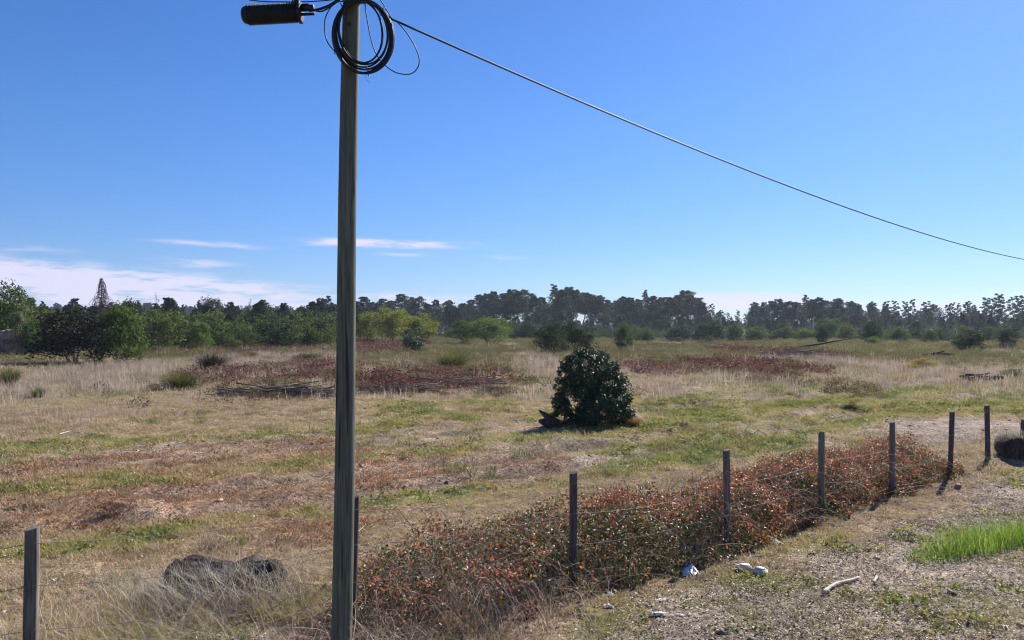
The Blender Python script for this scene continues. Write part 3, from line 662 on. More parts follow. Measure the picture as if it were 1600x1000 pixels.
def shrub(name, px, w, top, base, kind, colr, label, cat='shrub', group=None, depth=None, j=None):
    """px centre, pixel width, top and base rows of the photograph -> a shrub standing on the ground there"""
    p = at(px, base) if depth is None else onz((px-800)/F*depth, depth)
    d = p.y
    Wm = w/F*d; Hm = (CH+ (500-top)/F*d*1.0 + math.tan(PITCH)*d) - p.z
    if j is None: j = random.randrange(3)
    cm, sm = proto(kind, j)
    key = (cm.name, colr)
    if key not in matcopies:
        c2 = cm.copy(); c2.materials.clear(); c2.materials.append(M['f_'+colr]); s2 = sm.copy(); s2.materials.clear(); s2.materials.append(M['bark']); matcopies[key] = (c2, s2)
    c2, s2 = matcopies[key]
    e = empty(name, p-Vector((0, 0, 0.05)), label, cat, group)
    e.rotation_euler = (0, 0, random.random()*6.28); e.scale = (Wm, Wm, Hm*1.02)
    link_mesh('crown' if name.endswith('tree') else 'foliage', c2, None, e); link_mesh('stem', s2, None, e)
    return e
SH = [
 # name, px, w, top, base, kind, colour, label
 ('leafy_tree', 2, 96, 438, 552, 'broad', 'mid', 'tall leafy green tree cut by the left edge of the picture', 'tree'),
 ('airy_tree', 32, 40, 466, 552, 'airy', 'pale', 'thin pale wispy tree just right of the tree at the left edge', 'tree'),
 ('green_shrub', 52, 60, 498, 556, 'round', 'mid', 'rounded green bush at left, above the brown root plates', 'shrub'),
 ('dark_shrub', 42, 60, 476, 545, 'upright', 'dark', 'small dark upright tree behind the root plates at far left', 'tree'),
 ('dark_bush', 116, 136, 480, 569, 'round', 'purple', 'big blackish bush in shade left of the spired thin tree', 'shrub'),  # shaded left half of the bush mass, its shade put into near-black foliage
 ('green_bush', 190, 104, 478, 569, 'upright', 'mid', 'big green bush joined to the right of the blackish bush', 'shrub'),
 ('dark_tree', 205, 45, 464, 540, 'broad', 'dark', 'dark round-topped tree behind the big green bush', 'tree'),
 ('olive_shrub', 232, 60, 492, 545, 'round', 'mid', 'mid green shrub right of the big green bush', 'shrub'),
 ('thin_tree', 245, 14, 461, 535, 'airy', 'dark', 'single slim thin-crowned tree poking above the left shrubs', 'tree'),
 ('olive_shrub', 268, 60, 480, 538, 'broad', 'mid', 'broad green tree left of the pale green shrub clump', 'tree'),
 ('green_shrub', 312, 56, 503, 549, 'upright', 'bright', 'pointed fresh green shrub in front of the dark far-left tree', 'shrub'),
 ('dark_tree', 327, 52, 461, 533, 'broad', 'dark', 'tallest dark broad tree between the spired thin tree and the pole', 'tree'),
 ('green_tree', 352, 44, 478, 534, 'broad', 'olive', 'olive tree right of the tallest dark broad tree', 'tree'),
 ('green_tree', 375, 44, 480, 535, 'round', 'dark', 'dark green tree halfway between the spired tree and the pole', 'tree'),
 ('airy_tree', 391, 14, 464, 530, 'airy', 'pale', 'bare pale pole-like tree above the shrubs left of the pole', 'tree'),
 ('green_shrub', 368, 30, 502, 540, 'round', 'mid', 'small green shrub at the foot of the dark green tree', 'shrub'),
 ('green_tree', 415, 44, 474, 533, 'broad', 'dark', 'dark blue-green tree right of the bare pale tree', 'tree'),
 ('green_tree', 447, 44, 480, 532, 'broad', 'mid', 'mid green tree second to the left of the pole', 'tree'),
 ('green_tree', 478, 44, 482, 532, 'broad', 'dark', 'dark green tree closest on the left of the pole', 'tree'),
 ('olive_shrub', 405, 36, 498, 536, 'round', 'mid', 'small round shrub in front of the blue-green tree left of the pole', 'shrub'),
 ('olive_shrub', 497, 46, 496, 534, 'round', 'olive', 'olive round shrub touching the left side of the pole', 'shrub'),
 ('yellow_tree', 575, 58, 484, 537, 'broad', 'yellow', 'yellow-green tree nearest the right of the pole', 'tree'),
 ('yellow_tree', 610, 72, 477, 537, 'broad', 'yellow', 'tallest yellow-green tree right of the pole', 'tree'),
 ('yellow_tree', 655, 66, 487, 538, 'broad', 'yellow', 'yellow-green tree just above the dark blue-green shrub', 'tree'),
 ('glossy_shrub', 646, 40, 518, 552, 'round', 'glossy', 'small round dark blue-green shrub below the yellow-green trees', 'shrub'),
 ('yellow_tree', 728, 56, 498, 539, 'broad', 'mid', 'green tree, left one of the pair right of the yellow trees', 'tree'),
 ('yellow_tree', 768, 78, 493, 541, 'broad', 'bright', 'brighter green broad tree, right one of the pair', 'tree'),
 ('spiky_shrub', 707, 66, 541, 577, 'spiky', 'olive', 'isolated spiky olive bush in the middle of the field', 'shrub'),
 ('dark_shrub', 820, 44, 500, 533, 'round', 'dark', 'dark round shrub right of the brighter green tree', 'shrub'),
 ('dark_shrub', 860, 62, 503, 554, 'round', 'dark', 'dark bush left behind the top of the cone-shaped shrub', 'shrub'),
 ('dark_shrub', 900, 66, 497, 551, 'round', 'dark', 'dark bush directly behind the top of the cone-shaped shrub', 'shrub'),
 ('green_shrub', 975, 44, 503, 545, 'upright', 'mid', 'green shrub just right of the cone-shaped shrub top, far back', 'shrub'),
 ('brown_shrub', 972, 36, 528, 556, 'airy', 'purple', 'brownish thin shrub behind the right shoulder of the cone-shaped shrub', 'shrub'),
 ('green_shrub', 1008, 40, 512, 536, 'round', 'mid', 'small green shrub under the tall pines right of the cone-shaped shrub', 'shrub'),
 ('dark_shrub', 1060, 44, 508, 534, 'round', 'dark', 'dark shrub under the highest pine right of centre', 'shrub'),
 ('dark_shrub', 1108, 56, 500, 534, 'round', 'dark', 'broad dark shrub where the far row of pines thins out', 'shrub'),
 ('green_shrub', 1148, 40, 506, 535, 'upright', 'mid', 'green shrub below the low white cloud', 'shrub'),
 ('green_shrub', 1183, 44, 508, 535, 'round', 'mid', 'round green shrub right of the low white cloud', 'shrub'),
 ('dark_shrub', 1222, 40, 505, 534, 'upright', 'dark', 'dark upright shrub above the third fence post', 'shrub'),
 ('green_tree', 1296, 52, 495, 535, 'broad', 'mid', 'spreading green tree in front of the dark pines above the fence', 'tree'),
 ('green_shrub', 1262, 36, 512, 535, 'round', 'bright', 'small light green shrub left of the spreading green tree', 'shrub'),
 ('dark_shrub', 1285, 24, 509, 540, 'upright', 'dark', 'dark cone-like bush under the spreading green tree', 'shrub'),
 ('pale_tree', 1324, 34, 506, 535, 'round', 'olive', 'pale olive tree right of the spreading green tree', 'tree'),
 ('dark_shrub', 1362, 44, 502, 538, 'upright', 'dark', 'dark upright bush right of the pale olive tree', 'shrub'),
 ('green_shrub', 1365, 24, 524, 540, 'round', 'bright', 'tiny bright green bush at the foot of a dark upright bush', 'shrub'),
 ('green_shrub', 1400, 46, 508, 537, 'round', 'mid', 'round green bush below the gap in the far trees', 'shrub'),
 ('green_shrub', 1452, 36, 514, 538, 'upright', 'mid', 'light green bush left of the dark round bush at right', 'shrub'),
 ('round_bush', 1513, 52, 513, 552, 'round', 'dark', 'solid dark round bush standing alone at far right', 'shrub'),
 ('dark_shrub', 1572, 40, 512, 545, 'upright', 'dark', 'dark bush near the right edge below the pines', 'shrub'),
 ('gold_shrub', 1447, 44, 557, 578, 'round', 'gold', 'yellow-brown low bush in the field at right', 'shrub'),
 ('gold_shrub', 1425, 34, 562, 578, 'spiky', 'gold', 'smaller dry yellow bush left of the yellow-brown bush', 'shrub'),
 ('olive_shrub', 1585, 54, 574, 592, 'round', 'mid', 'low green shrub at the right edge of the field', 'shrub'),
 ('olive_shrub', 390, 44, 548, 562, 'round', 'rust', 'low rusty bush left of the pole at the far field edge', 'shrub'),
 ('olive_shrub', 60, 26, 600, 622, 'spiky', 'mid', 'small green tuft bush in the pale grass at far left', 'shrub'),
 ('olive_shrub', 12, 44, 568, 602, 'spiky', 'olive', 'dull grey-green bush at the left edge in pale grass', 'shrub'),
 ('olive_shrub', 282, 70, 572, 608, 'spiky', 'olive', 'wide low olive bush in front of the left brush bank', 'shrub'),
 ('olive_shrub', 330, 60, 545, 580, 'spiky', 'purple', 'greyish twiggy bush behind the left brush bank', 'shrub'),
 ('olive_shrub', 1328, 36, 625, 641, 'spiky', 'purple', 'small greyish bush in the green field at right', 'shrub'),
 ('olive_shrub', 480, 50, 550, 566, 'round', 'olive', 'low olive bush left of the pole behind the brush', 'shrub'),
 ('rust_shrub', 990, 30, 646, 664, 'spiky', 'rust', 'little reddish bush at the right foot of the cone-shaped shrub', 'shrub'),
 ('dry_bush', 1215, 30, 618, 628, 'spiky', 'pale', 'small pale dry bush in the field beyond the fence', 'shrub'),
]
for q in SH: shrub(*q)

# thin weeping dead tree with a pointed top
def spire():
    p = at(158, 566); e = empty('dead_tree', p, 'leafless spire-shaped tree with drooping twigs rising behind the blackish bush', 'tree')
    d = p.y; Hm = (517-431)/F*d+CH; a = Acc()
    t = np.linspace(0, 1, 8); a.tube(np.stack([0*t, 0*t, t*Hm*0.96], 1), 0.07*(1-0.85*t), 6); link_mesh('trunk', a.mesh('trunk'), M['bark'], e)
    a = Acc()
    for k in range(300):
        z0 = Hm*(0.35+0.62*rng.random()); az_ = rng.random()*6.283; sp_ = (Hm-z0)*0.42+0.12; L = 0.8+1.0*rng.random()
        t = np.linspace(0, 1, 5); rad = sp_*(0.5+0.7*rng.random())*np.sin(t*1.6); z = z0+0.35*t*(1-t)*2-L*t**2*0.8
        a.tube(np.stack([np.cos(az_)*rad, np.sin(az_)*rad, z], 1), 0.018*(1-0.6*t), 3, 0.5, cap=False)
    link_mesh('twigs', a.mesh('twigs'), M['twig'], e)
M['twig'] = simplemat('dead_twig', (0.08, 0.06, 0.06), (0.15, 0.115, 0.11), 8, 0.9, 0.1)
spire()

# far pines
def pine_mesh(style):
    tr = Acc(); H = 1.0; t = np.linspace(0, 1, 7)
    bend = np.cumsum(rng.normal(size=(7, 2))*0.008, 0)
    P = np.stack([bend[:, 0], bend[:, 1], t*0.97], 1); tr.tube(P, 0.013*(1-0.8*t), 5)
    cb = {'dense': 0.36, 'high': 0.52, 'thin': 0.35, 'cone': 0.12}[style]; nl = {'dense': 44, 'high': 30, 'thin': 26, 'cone': 46}[style]
    a = Acc()
    for k in range(nl):
        z = cb+(0.99-cb)*((k+rng.random())/nl); f = (z-cb)/(1-cb)
        R_ = {'dense': 0.225*(1.001-f)**0.6*min(1, f*2.6+0.45), 'high': 0.235*(1.001-f)**0.5*min(1, f*2.6+0.4), 'thin': 0.14*(1-f*0.65), 'cone': 0.17*(1-f)**0.8+0.01}[style]
        R_ = max(R_, 0.016)*(0.6+0.75*rng.random()); az_ = k*2.4+rng.random(); l = R_*(0.5+0.6*rng.random())
        tx = np.interp(z, t, P[:, 0]); ty = np.interp(z, t, P[:, 1]); c = np.array([tx+math.cos(az_)*l, ty+math.sin(az_)*l, z+0.25*l])
        tr.tube(np.array([[tx, ty, z-0.02], (c+[tx, ty, z])/2, c]), [0.004, 0.003, 0.0015], 3, cap=False)
        n = {'dense': 120, 'high': 150, 'thin': 90, 'cone': 70}[style]; g = rng.normal(size=(n, 3)); g /= np.linalg.norm(g, axis=1)[:, None]; g *= rng.random((n, 1))**0.5
        cr = (R_*0.50+0.012)*{'thin': 0.8}.get(style, 1.0)
        leaves(a, c+g*cr*np.array([1, 1, 0.62]), 0.026*(0.6+0.8*rng.random(n)), 0.013, np.clip(0.2+0.6*rng.random()+0.3*(rng.random(n)-.5), 0, 1), face=g*0.5, simple=True)
    return a.mesh(style+'_crown'), tr.mesh(style+'_trunk')
M['pinebark'] = simplemat('pine_bark', (0.10, 0.085, 0.08), (0.20, 0.18, 0.17), 3, 0.9, 0.1, (1, 1, 0.3))
PINE = {}
for st_, k_ in (('dense', 6), ('high', 5), ('thin', 6), ('cone', 3)):
    for j in range(k_):
        c_, t_ = pine_mesh(st_); c_.materials.append(M['f_pine'] if st_ != 'thin' else M['f_dark']); t_.materials.append(M['pinebark']); PINE[(st_, j)] = (c_, t_)
NK = {'dense': 6, 'high': 5, 'thin': 6, 'cone': 3}
def pine(px, top, depth, style, label, group, wf=1.0):
    p = onz((px-800)/F*depth, depth); Hm = (HOR-top)/F*depth+CH-p.z
    c_, t_ = PINE[(style, random.randrange(NK[style]))]
    e = empty('pine_tree', p-Vector((0, 0, 0.1)), label, 'tree', group); e.rotation_euler = (0, 0, random.random()*6.28); e.scale = (Hm*wf, Hm*wf, Hm)
    link_mesh('crown', c_, None, e); link_mesh('trunk', t_, None, e)
PROF = [(500, 466), (510, 461), (522, 474), (556, 470), (566, 463), (580, 472), (598, 467), (612, 470), (627, 460), (640, 464), (655, 463), (668, 474), (682, 468), (700, 469), (712, 480), (722, 474), (735, 468), (748, 460), (760, 458), (772, 455), (784, 458), (798, 452),
        (810, 455), (822, 453), (834, 462), (848, 464), (866, 444), (876, 452), (888, 448), (900, 453), (912, 457), (924, 458), (937, 461), (948, 468), (962, 468), (974, 463), (986, 465), (997, 467), (1008, 453), (1020, 462), (1034, 464), (1046, 464), (1058, 461), (1069, 454), (1080, 461), (1093, 465), (1100, 472), (1114, 474), (1128, 484), (1140, 488), (1153, 484), (1165, 490), (1180, 472), (1193, 472), (1206, 470),
        (1218, 467), (1230, 471), (1243, 472), (1258, 460), (1270, 468), (1282, 464), (1296, 470), (1312, 466), (1326, 470), (1342, 473), (1364, 471), (1384, 470), (1396, 469), (1414, 470), (1425, 467), (1450, 470), (1478, 475), (1490, 472), (1500, 474), (1512, 470), (1524, 476), (1540, 464), (1552, 466), (1560, 458), (1570, 462), (1584, 462), (1592, 468), (1602, 462), (1616, 466), (1640, 460), (1660, 468)]
AREAS = [(0, 530, 'just left of the utility pole', 1), (530, 600, 'just right of the utility pole', 1), (600, 700, 'above the yellow-green trees', 0), (700, 790, 'above the brighter green pair of trees', 0), (790, 840, 'left of the large dense pine clump', 0), (840, 945, 'in the clump behind the cone-shaped shrub', 0),
         (945, 1052, 'right of the big clump of pines', 0), (1052, 1105, 'at the tall right end of the dense central row', 0), (1105, 1170, 'in the low stretch before the white cloud', 0), (1170, 1250, 'above the third fence post from the right', 0), (1250, 1335, 'behind the spreading green tree', 0),
         (1335, 1470, 'in the open see-through stretch at right', 0), (1470, 1535, 'behind the lone dark round bush', 0), (1535, 1700, 'in the tall thin group at the right edge', 0)]
ORD = ['first', 'second', 'third', 'fourth', 'fifth', 'sixth', 'seventh', 'eighth', 'ninth', 'tenth', 'eleventh', 'twelfth', 'thirteenth', 'fourteenth']
cnt = {}
for (px, top) in PROF:
    ar = [a for a in AREAS if a[0] <= px < a[1]][0][2]; cnt[ar] = cnt.get(ar, 0)+1
    tops = [q[1] for q in PROF if [a for a in AREAS if a[0] <= q[0] < a[1]][0][2] == ar]
    thin = px > 1335 or 1105 < px < 1170
    st_ = 'thin' if thin else ('cone' if px in (510, 866, 1008, 1258, 1153) else ('high' if random.random() < 0.45 else 'dense'))
    word = {'thin': 'thin airy pine', 'cone': 'spire-topped pine', 'high': 'bare-stemmed dark pine', 'dense': 'full dark pine'}[st_]
    size = 'tallest ' if top == min(tops) and tops.count(top) == 1 else ''
    lab = ('%s%s %s' % (size, word, ar)) if size else ('%s, %s from left, %s' % (word, ORD[cnt[ar]-1], ar))
    pine(px, top, 285+random.random()*45, st_, lab, 'pines along the far edge of the field', wf=random.uniform(0.95, 1.45)*(0.9 if thin else 1.1))
# a second, deeper rank that fills the wood behind, as one mass each
def wood(name, n, d0, d1, h0, h1, label, a0, a1, pf=None, sty=('dense', 'high', 'thin'), col_='pine'):
    me_list = []
    for s_ in sty:
        for j in range(2):
            c_, t_ = PINE[(s_, j)]; me_list.append(c_); me_list.append(t_)
    XY = []
    for _ in range(n):
        d = d0+(d1-d0)*random.random(); a_ = R(a0+(a1-a0)*random.random()); XY.append((d*math.sin(a_), d*math.cos(a_)))
    XY = np.array(XY)
    if pf is not None: XY = XY[rng.random(len(XY)) < pf(np.degrees(np.arctan2(XY[:, 0], XY[:, 1])))]
    # crowns and trunks share positions: two scatter objects joined by index
    n = len(XY); z = height(XY[:, 0], XY[:, 1]); sc = h0+(h1-h0)*rng.random(n); pick = rng.integers(0, len(me_list)//2, n); rz = rng.random(n)*6.283
    col = bpy.data.collections.new(name+'_kinds')
    for k, m_ in enumerate(me_list): col.objects.link(bpy.data.objects.new('%s_kind_%02d' % (name, k), m_))
    me = bpy.data.meshes.new(name); me.vertices.add(2*n); co = np.stack([XY[:, 0], XY[:, 1], z], 1); me.vertices.foreach_set('co', np.vstack([co, co]).astype(np.float32).ravel())
    def at_(nm, t, key, arr): a = me.attributes.new(nm, t, 'POINT'); a.data.foreach_set(key, np.ascontiguousarray(arr).ravel())
    S = np.stack([sc*1.1, sc*1.1, sc], 1); Rr = np.stack([0*rz, 0*rz, rz], 1)
    at_('rot', 'FLOAT_VECTOR', 'vector', np.vstack([Rr, Rr]).astype(np.float32)); at_('scl', 'FLOAT_VECTOR', 'vector', np.vstack([S, S]).astype(np.float32))
    at_('idx', 'INT', 'value', np.concatenate([pick*2, pick*2+1]).astype(np.int32))
    o = link_mesh(name, me); tag(o, label, None, None, 'stuff'); md = o.modifiers.new('scatter', 'NODES'); md.node_group = gn_group(col)
def dens(a):
    p = np.where(a < -11, 0.12, 1.0); p = np.where((a > 13.5) & (a < 16.5), 0.35, p); p = np.where(a > 22, 0.8, p); return p
wood('pine_wood', 300, 335, 420, 8, 14.5, 'shadowy depth of the pine wood behind its first row', -44, 44, dens)
wood('young_wood', 520, 255, 330, 3.5, 8, 'low dense young trees and undergrowth along the foot of the wood', -44, 44, None, ('cone', 'dense'))
wood('left_woodland', 380, 150, 300, 4.5, 9.0, 'mixed woodland behind the left bushes', -44, -11, None, ('dense', 'cone', 'dense'))
wood('distant_forest', 1500, 720, 1000, 19, 26, 'far-off conifer forest on the left horizon', -60, -8, None, ('cone', 'dense'))
wood('distant_low_forest', 1500, 720, 1000, 8, 14, 'low blue line of forest seen through the gaps in the pines', -8, 60, None, ('cone', 'dense'))

def belt(name, P, hts, iv, label):
    vs = []
    for kd in ('round', 'broad', 'upright', 'round'):
        sh = {'round': ell(1.0, 0.9, 0.02, 0.1), 'broad': ell(1.0, 0.85, 0.12, 0.15), 'upright': ell(0.75, 0.98, 0.02, 0.5, 0.1)}[kd]
        a, _ = foliage(sh, 1500, 0.07, 45, 0.17, shell=0.6); vs.append(a.mesh('belt_crown'))
    m = leafmat(name+'_leaves', [(0, (0.022, 0.036, 0.02)), (0.3, (0.04, 0.062, 0.025)), (0.6, (0.08, 0.11, 0.035)), (0.85, (0.14, 0.16, 0.05)), (1, (0.20, 0.19, 0.09))], 0.75, 0.3, 0.12, inst=True, jit=0.45)
    scatter(name, P, vs, hts*1.15, iv, label, m, 0.05, 0.2, zscl=0.9)
def wedge(n, d0, d1, a0, a1):
    d = np.sqrt(d0*d0+rng.random(n)*(d1*d1-d0*d0)); a = R(a0)+rng.random(n)*(R(a1)-R(a0)); return np.stack([d*np.sin(a), d*np.cos(a)], 1)
P = wedge(420, 105, 210, -43, -12.5); P = keep(P, ss(fbm(P[:, 0]*.04, P[:, 1]*.04, 2, 90), .25, .5))
belt('left_undergrowth', P, 2.2+3.6*rng.random(len(P))**1.3+(np.hypot(P[:, 0], P[:, 1])-105)*0.016, 0.1+0.75*rng.random(len(P)), 'mixed green undergrowth massed behind the left bushes')
P = wedge(430, 205, 275, -12.5, 43)
belt('wood_edge_undergrowth', P, 1.5+2.8*rng.random(len(P))**1.5, 0.05+0.6*rng.random(len(P))**1.3, 'dark green undergrowth along the foot of the far pines')

# ------------------------------------------------------------------ the cone-shaped glossy shrub
def cone_shrub():
    p = at(927, 664); e = empty('evergreen_shrub', p, 'dense cone-shaped evergreen shrub with glossy dark leaves alone in mid-field', 'shrub')
    d = p.y; w = 118/F*d; h = (664-540)/F*d
    def shp(U):
        z = np.clip((U[:, 2]+1)/2*1.16-0.16, 0.0, 1); k = np.interp(z, [0, 0.12, 0.3, 0.5, 0.7, 0.88, 1.0], [0.85, 1.0, 1.0, 0.95, 0.82, 0.58, 0.22])
        az_ = np.arctan2(U[:, 1], U[:, 0]); nrm = np.hypot(U[:, 0], U[:, 1])/np.sqrt(np.maximum(1-U[:, 2]**2, 0.05))
        k = k*(0.80+0.42*fbm(az_*1.6+20, z*5+3, 2, 51)); x = np.cos(az_)*np.minimum(nrm, 1)*k*w/2; y = np.sin(az_)*np.minimum(nrm, 1)*k*w/2
        return np.stack([x-0.10*(z-0.3)*w*1.2, y, 0.02+z*h*0.95], 1)
    a, _ = foliage(shp, 34000, 0.070, 420, 0.16, simple=False, shell=0.66, up=0.3, aspect=0.5, vfun=lambda P, v: v*0.75+0.25*(rng.random(len(v)) < 0.12))
    link_mesh('foliage', a.mesh('evergreen_leaves'), M['f_glossy'], e)
    link_mesh('stem', stems(9, h*0.8, 0.03, 0.3, ang=0.3, sides=6).mesh('evergreen_stems'), M['bark'], e)
    a = Acc(); nb = 240; Q = np.zeros((nb, 3)); th = rng.random(nb)*6.283; rr = w*0.46*(0.8+0.3*rng.random(nb)); Q[:, 0] = np.cos(th)*rr; Q[:, 1] = np.sin(th)*rr
    blades(a, Q, 0.45*(0.3+rng.random(nb)), 0.012, 0.8*rng.random(nb), rng.random(nb), 3)
    link_mesh('basal_shoots', a.mesh('basal_shoots'), M['f_rust'], e)
    # sprig on the lower left
    a, _ = foliage(ell(0.35, 0.5, 0.05), 320, 0.07, 10, 0.09, simple=False); s_ = link_mesh('sprig', a.mesh('sprig'), M['f_bright'], e); s_.location = (-w*0.5, -0.25, 0.08); s_['kind'] = 'stuff'
cone_shrub()

# ------------------------------------------------------------------ stumps, roots, logs
def rock_mesh(w, dp, h, seed, rough=0.25, rings=9, segs=18, flat=0.0, smooth=False):
    a = Acc(); V = []
    for i in range(rings+1):
        f = i/rings; ph = f*math.pi/2; 
        for j in range(segs):
            th = j/segs*6.283; r = math.cos(ph)**0.45 if i < rings else 0.02
            n_ = 1+rough*(fbm(math.cos(th)*2.2+seed, math.sin(th)*2.2+f*2.6, 3, seed)-0.5)*2
            V.append((math.cos(th)*w/2*r*n_, math.sin(th)*dp/2*r*n_, -0.06+(h+0.06)*math.sin(ph)**(1.3)*(1+rough*0.9*(float(fbm(math.cos(th)*3+9, math.sin(th)*3, 3, seed+5))-0.5))))
    Fc = [(i*segs+j, i*segs+(j+1) % segs, (i+1)*segs+(j+1) % segs, (i+1)*segs+j) for i in range(rings) for j in range(segs)]
    a.add(V, Fc); V = np.array(V); c = V[rings*segs:].mean(0)
    a.add(np.vstack([V[rings*segs:], c]), [(j, (j+1) % segs, segs) for j in range(segs)])
    return a.mesh('rock', smooth)
p = at(352, 918)-Vector((0, 0, 0.055))
e = empty('tree_stump', p, 'broad dark charred stump half hidden by dry stalks at lower left', 'stump')
def big_stump():
    segs, a = 40, Acc(); V = []; prof = [(1.12, -0.05), (1.05, 0.08), (0.98, 0.18), (0.95, 0.27), (0.90, 0.34), (0.72, 0.33), (0.45, 0.30), (0.1, 0.29)]
    for (r, z) in prof:
        for j in range(segs):
            th = j/segs*6.283; n_ = float(fbm(math.cos(th)*2.5+4, math.sin(th)*2.5, 3, 5)); rid = 0.05*math.sin(th*13+n_*8)
            V.append((math.cos(th)*0.62*r*(0.8+0.4*n_+rid*(z > 0)), math.sin(th)*0.36*r*(0.8+0.4*n_+rid), z*(0.45+0.6*n_)+0.03*math.cos(th-2)+(float(_h(np.array(j), np.array(int(z*100)), 3))-.5)*0.035*(z > 0.2)))
    Fc = [(i*segs+j, i*segs+(j+1) % segs, (i+1)*segs+(j+1) % segs, (i+1)*segs+j) for i in range(len(prof)-1) for j in range(segs)]
    a.add(V, Fc); return a.mesh('stump_body')
link_mesh('stump_body', big_stump(), M['stump'], e)
a = Acc()
for k in range(7):
    th = rng.random()*6.283; t = np.linspace(0, 1, 5); r = 0.5+0.45*t
    a = Acc(); a.tube(np.stack([np.cos(th+t*0.3)*r, np.sin(th+t*0.3)*r*0.65, 0.10-0.14*t], 1), 0.05*(1-0.7*t), 6, jit=0.15)
    link_mesh('root', a.mesh('root'), M['stump'], e)
a = Acc(); nb = 1500; Q = np.zeros((nb, 3)); Q[:, 0] = rng.normal(size=nb)*0.48; Q[:, 1] = -0.20-rng.random(nb)**1.3*0.6+0.04
for i in range(nb): Q[i, 2] = float(height(p.x+Q[i, 0], p.y+Q[i, 1]))-p.z
blades(a, Q, 0.20+0.30*rng.random(nb), 0.0075, 0.2+1.1*rng.random(nb), rng.random(nb), 4)
M['stalk'] = leafmat('grey_stalks', [(0, (0.20, 0.165, 0.155)), (0.6, (0.38, 0.32, 0.29)), (1, (0.60, 0.55, 0.48))], 0.6, 0.25, 0.3)
so = link_mesh('dry_stalks', a.mesh('dry_stalks'), M['stalk']); so.location = p
tag(so, 'grey dry stalks bristling in front of the charred stump', kind='stuff')
# second, lower hump of the stump mass at its right
p = at(418, 915); e = empty('tree_stump', p, 'lower rounded end of old stump right of the broad charred one', 'stump'); link_mesh('stump_body', rock_mesh(0.42, 0.4, 0.24, 21, 0.35), M['stump'], e)
# stump by the cone shrub, two splintered points
p = at(862, 668); e = empty('broken_stump', p, 'two-pronged splintered dark stump left of the cone-shaped shrub', 'stump')
M['redwood'] = simplemat('dark_red_wood', (0.055, 0.03, 0.028), (0.12, 0.07, 0.06), 12, 0.9, 0.1, (1, 1, 0.3), 1.0, 0.02)
a = Acc(); a.tube([(0.28, 0, 0.02), (0.1, 0, 0.10), (-0.12, 0, 0.26), (-0.34, 0, 0.45)], [0.16, 0.14, 0.09, 0.02], 8, jit=0.15); link_mesh('splinter', a.mesh('splinter'), M['redwood'], e)
a = Acc(); a.tube([(0.5, 0.05, -0.03), (0.1, 0, 0.07), (-0.15, 0, 0.12), (-0.34, 0, 0.17)], [0.12, 0.17, 0.15, 0.04], 8, jit=0.15); link_mesh('trunk_base', a.mesh('trunk_base'), M['redwood'], e)
# dark block of log at the far end of the fence
p = at(1577, 716); e = empty('log_end', p, 'big dark sawn log block with straw on top behind the last fence post', 'log')
a = Acc(); a.tube([(-0.05, -0.32, 0.20), (-0.04, -0.28, 0.20), (0.1, 0.1, 0.2), (0.25, 0.5, 0.2)], [0.22, 0.25, 0.26, 0.24], 16, jit=0.07); link_mesh('log', a.mesh('log'), M['stump'], e)
a = Acc(); Q = np.stack([rng.uniform(-0.15, 0.3, 120), rng.normal(size=120)*0.15, np.full(120, 0.42)], 1); blades(a, Q, 0.1+0.15*rng.random(120), 0.008, 1.2*rng.random(120), rng.random(120), 3); link_mesh('straw_cap', a.mesh('straw_cap'), M['stalk'], e)['kind'] = 'stuff'
# piles of felled branches
def branch_pile(px, base, w, h, n, label, mat='bark', r=0.05, name='branch_pile'):
    p = at(px, base); d = p.y; Wm = w/F*d; Hm = h/F*d; e = empty(name, p, label, 'branches'); a = Acc()
    for k in range(n):
        L = Wm*(0.25+0.45*rng.random()); x0 = (rng.random()-.5)*(Wm-L*0.6); az_ = rng.normal()*0.35+(math.pi if rng.random() < .5 else 0); el_ = rng.normal()*0.10
        t = np.linspace(0, 1, 5); P = np.stack([x0+math.cos(az_)*L*(t-.5), (rng.random()-.5)*1.2+math.sin(az_)*L*(t-.5), 0.04+Hm*0.75*rng.random()*(1-abs(x0)/Wm*1.4)+math.sin(el_)*L*(t-.5)], 1)+rng.normal(size=(5, 3))*0.03
        P[:, 2] = np.maximum(P[:, 2], 0.02); a.tube(P, r*(0.3+rng.random())*(1-0.6*t), 5, jit=0.1)
    link_mesh('branches', a.mesh('branches'), M[mat], e); return e
branch_pile(440, 618, 190, 16, 110, 'heap of dark felled branches on the ground left of the pole', 'bark', 0.026)
branch_pile(620, 612, 120, 14, 80, 'loose dead branches just right of the pole', 'bark', 0.022)
branch_pile(700, 605, 180, 16, 90, 'long low row of brush right of the pole in front of the red bracken', 'bark', 0.022)
branch_pile(245, 606, 30, 7, 16, 'small scatter of dark branches at left in the pale grass', 'stump', 0.04)
branch_pile(1245, 560, 100, 18, 110, 'greyish brush pile at right below the pines', 'bark', 0.05)
branch_pile(1468, 560, 46, 12, 30, 'compact dark log stack left of the lone round bush', 'stump', 0.14)
branch_pile(1532, 597, 70, 13, 30, 'flat dark pile of logs in the field at right', 'stump', 0.09)
branch_pile(375, 553, 60, 12, 30, 'pale and dark fallen branches at the far left field edge', 'bark', 0.05)
branch_pile(180, 574, 50, 6, 16, 'pale fallen sticks in front of the big green bush', 'palewood', 0.04)
branch_pile(1110, 580, 60, 6, 20, 'low brush line right of the cone-shaped shrub', 'stump', 0.05)
branch_pile(760, 612, 60, 10, 18, 'few dark sticks at the right end of the brush row', 'bark', 0.025)
e = branch_pile(1280, 548, 1, 1, 1, 'long fallen trunk leaning up to the right from the brush pile', 'stump', 0.1, 'fallen_trunk')
p = e.location; d = p.y; e.children[0].data = None or e.children[0].data
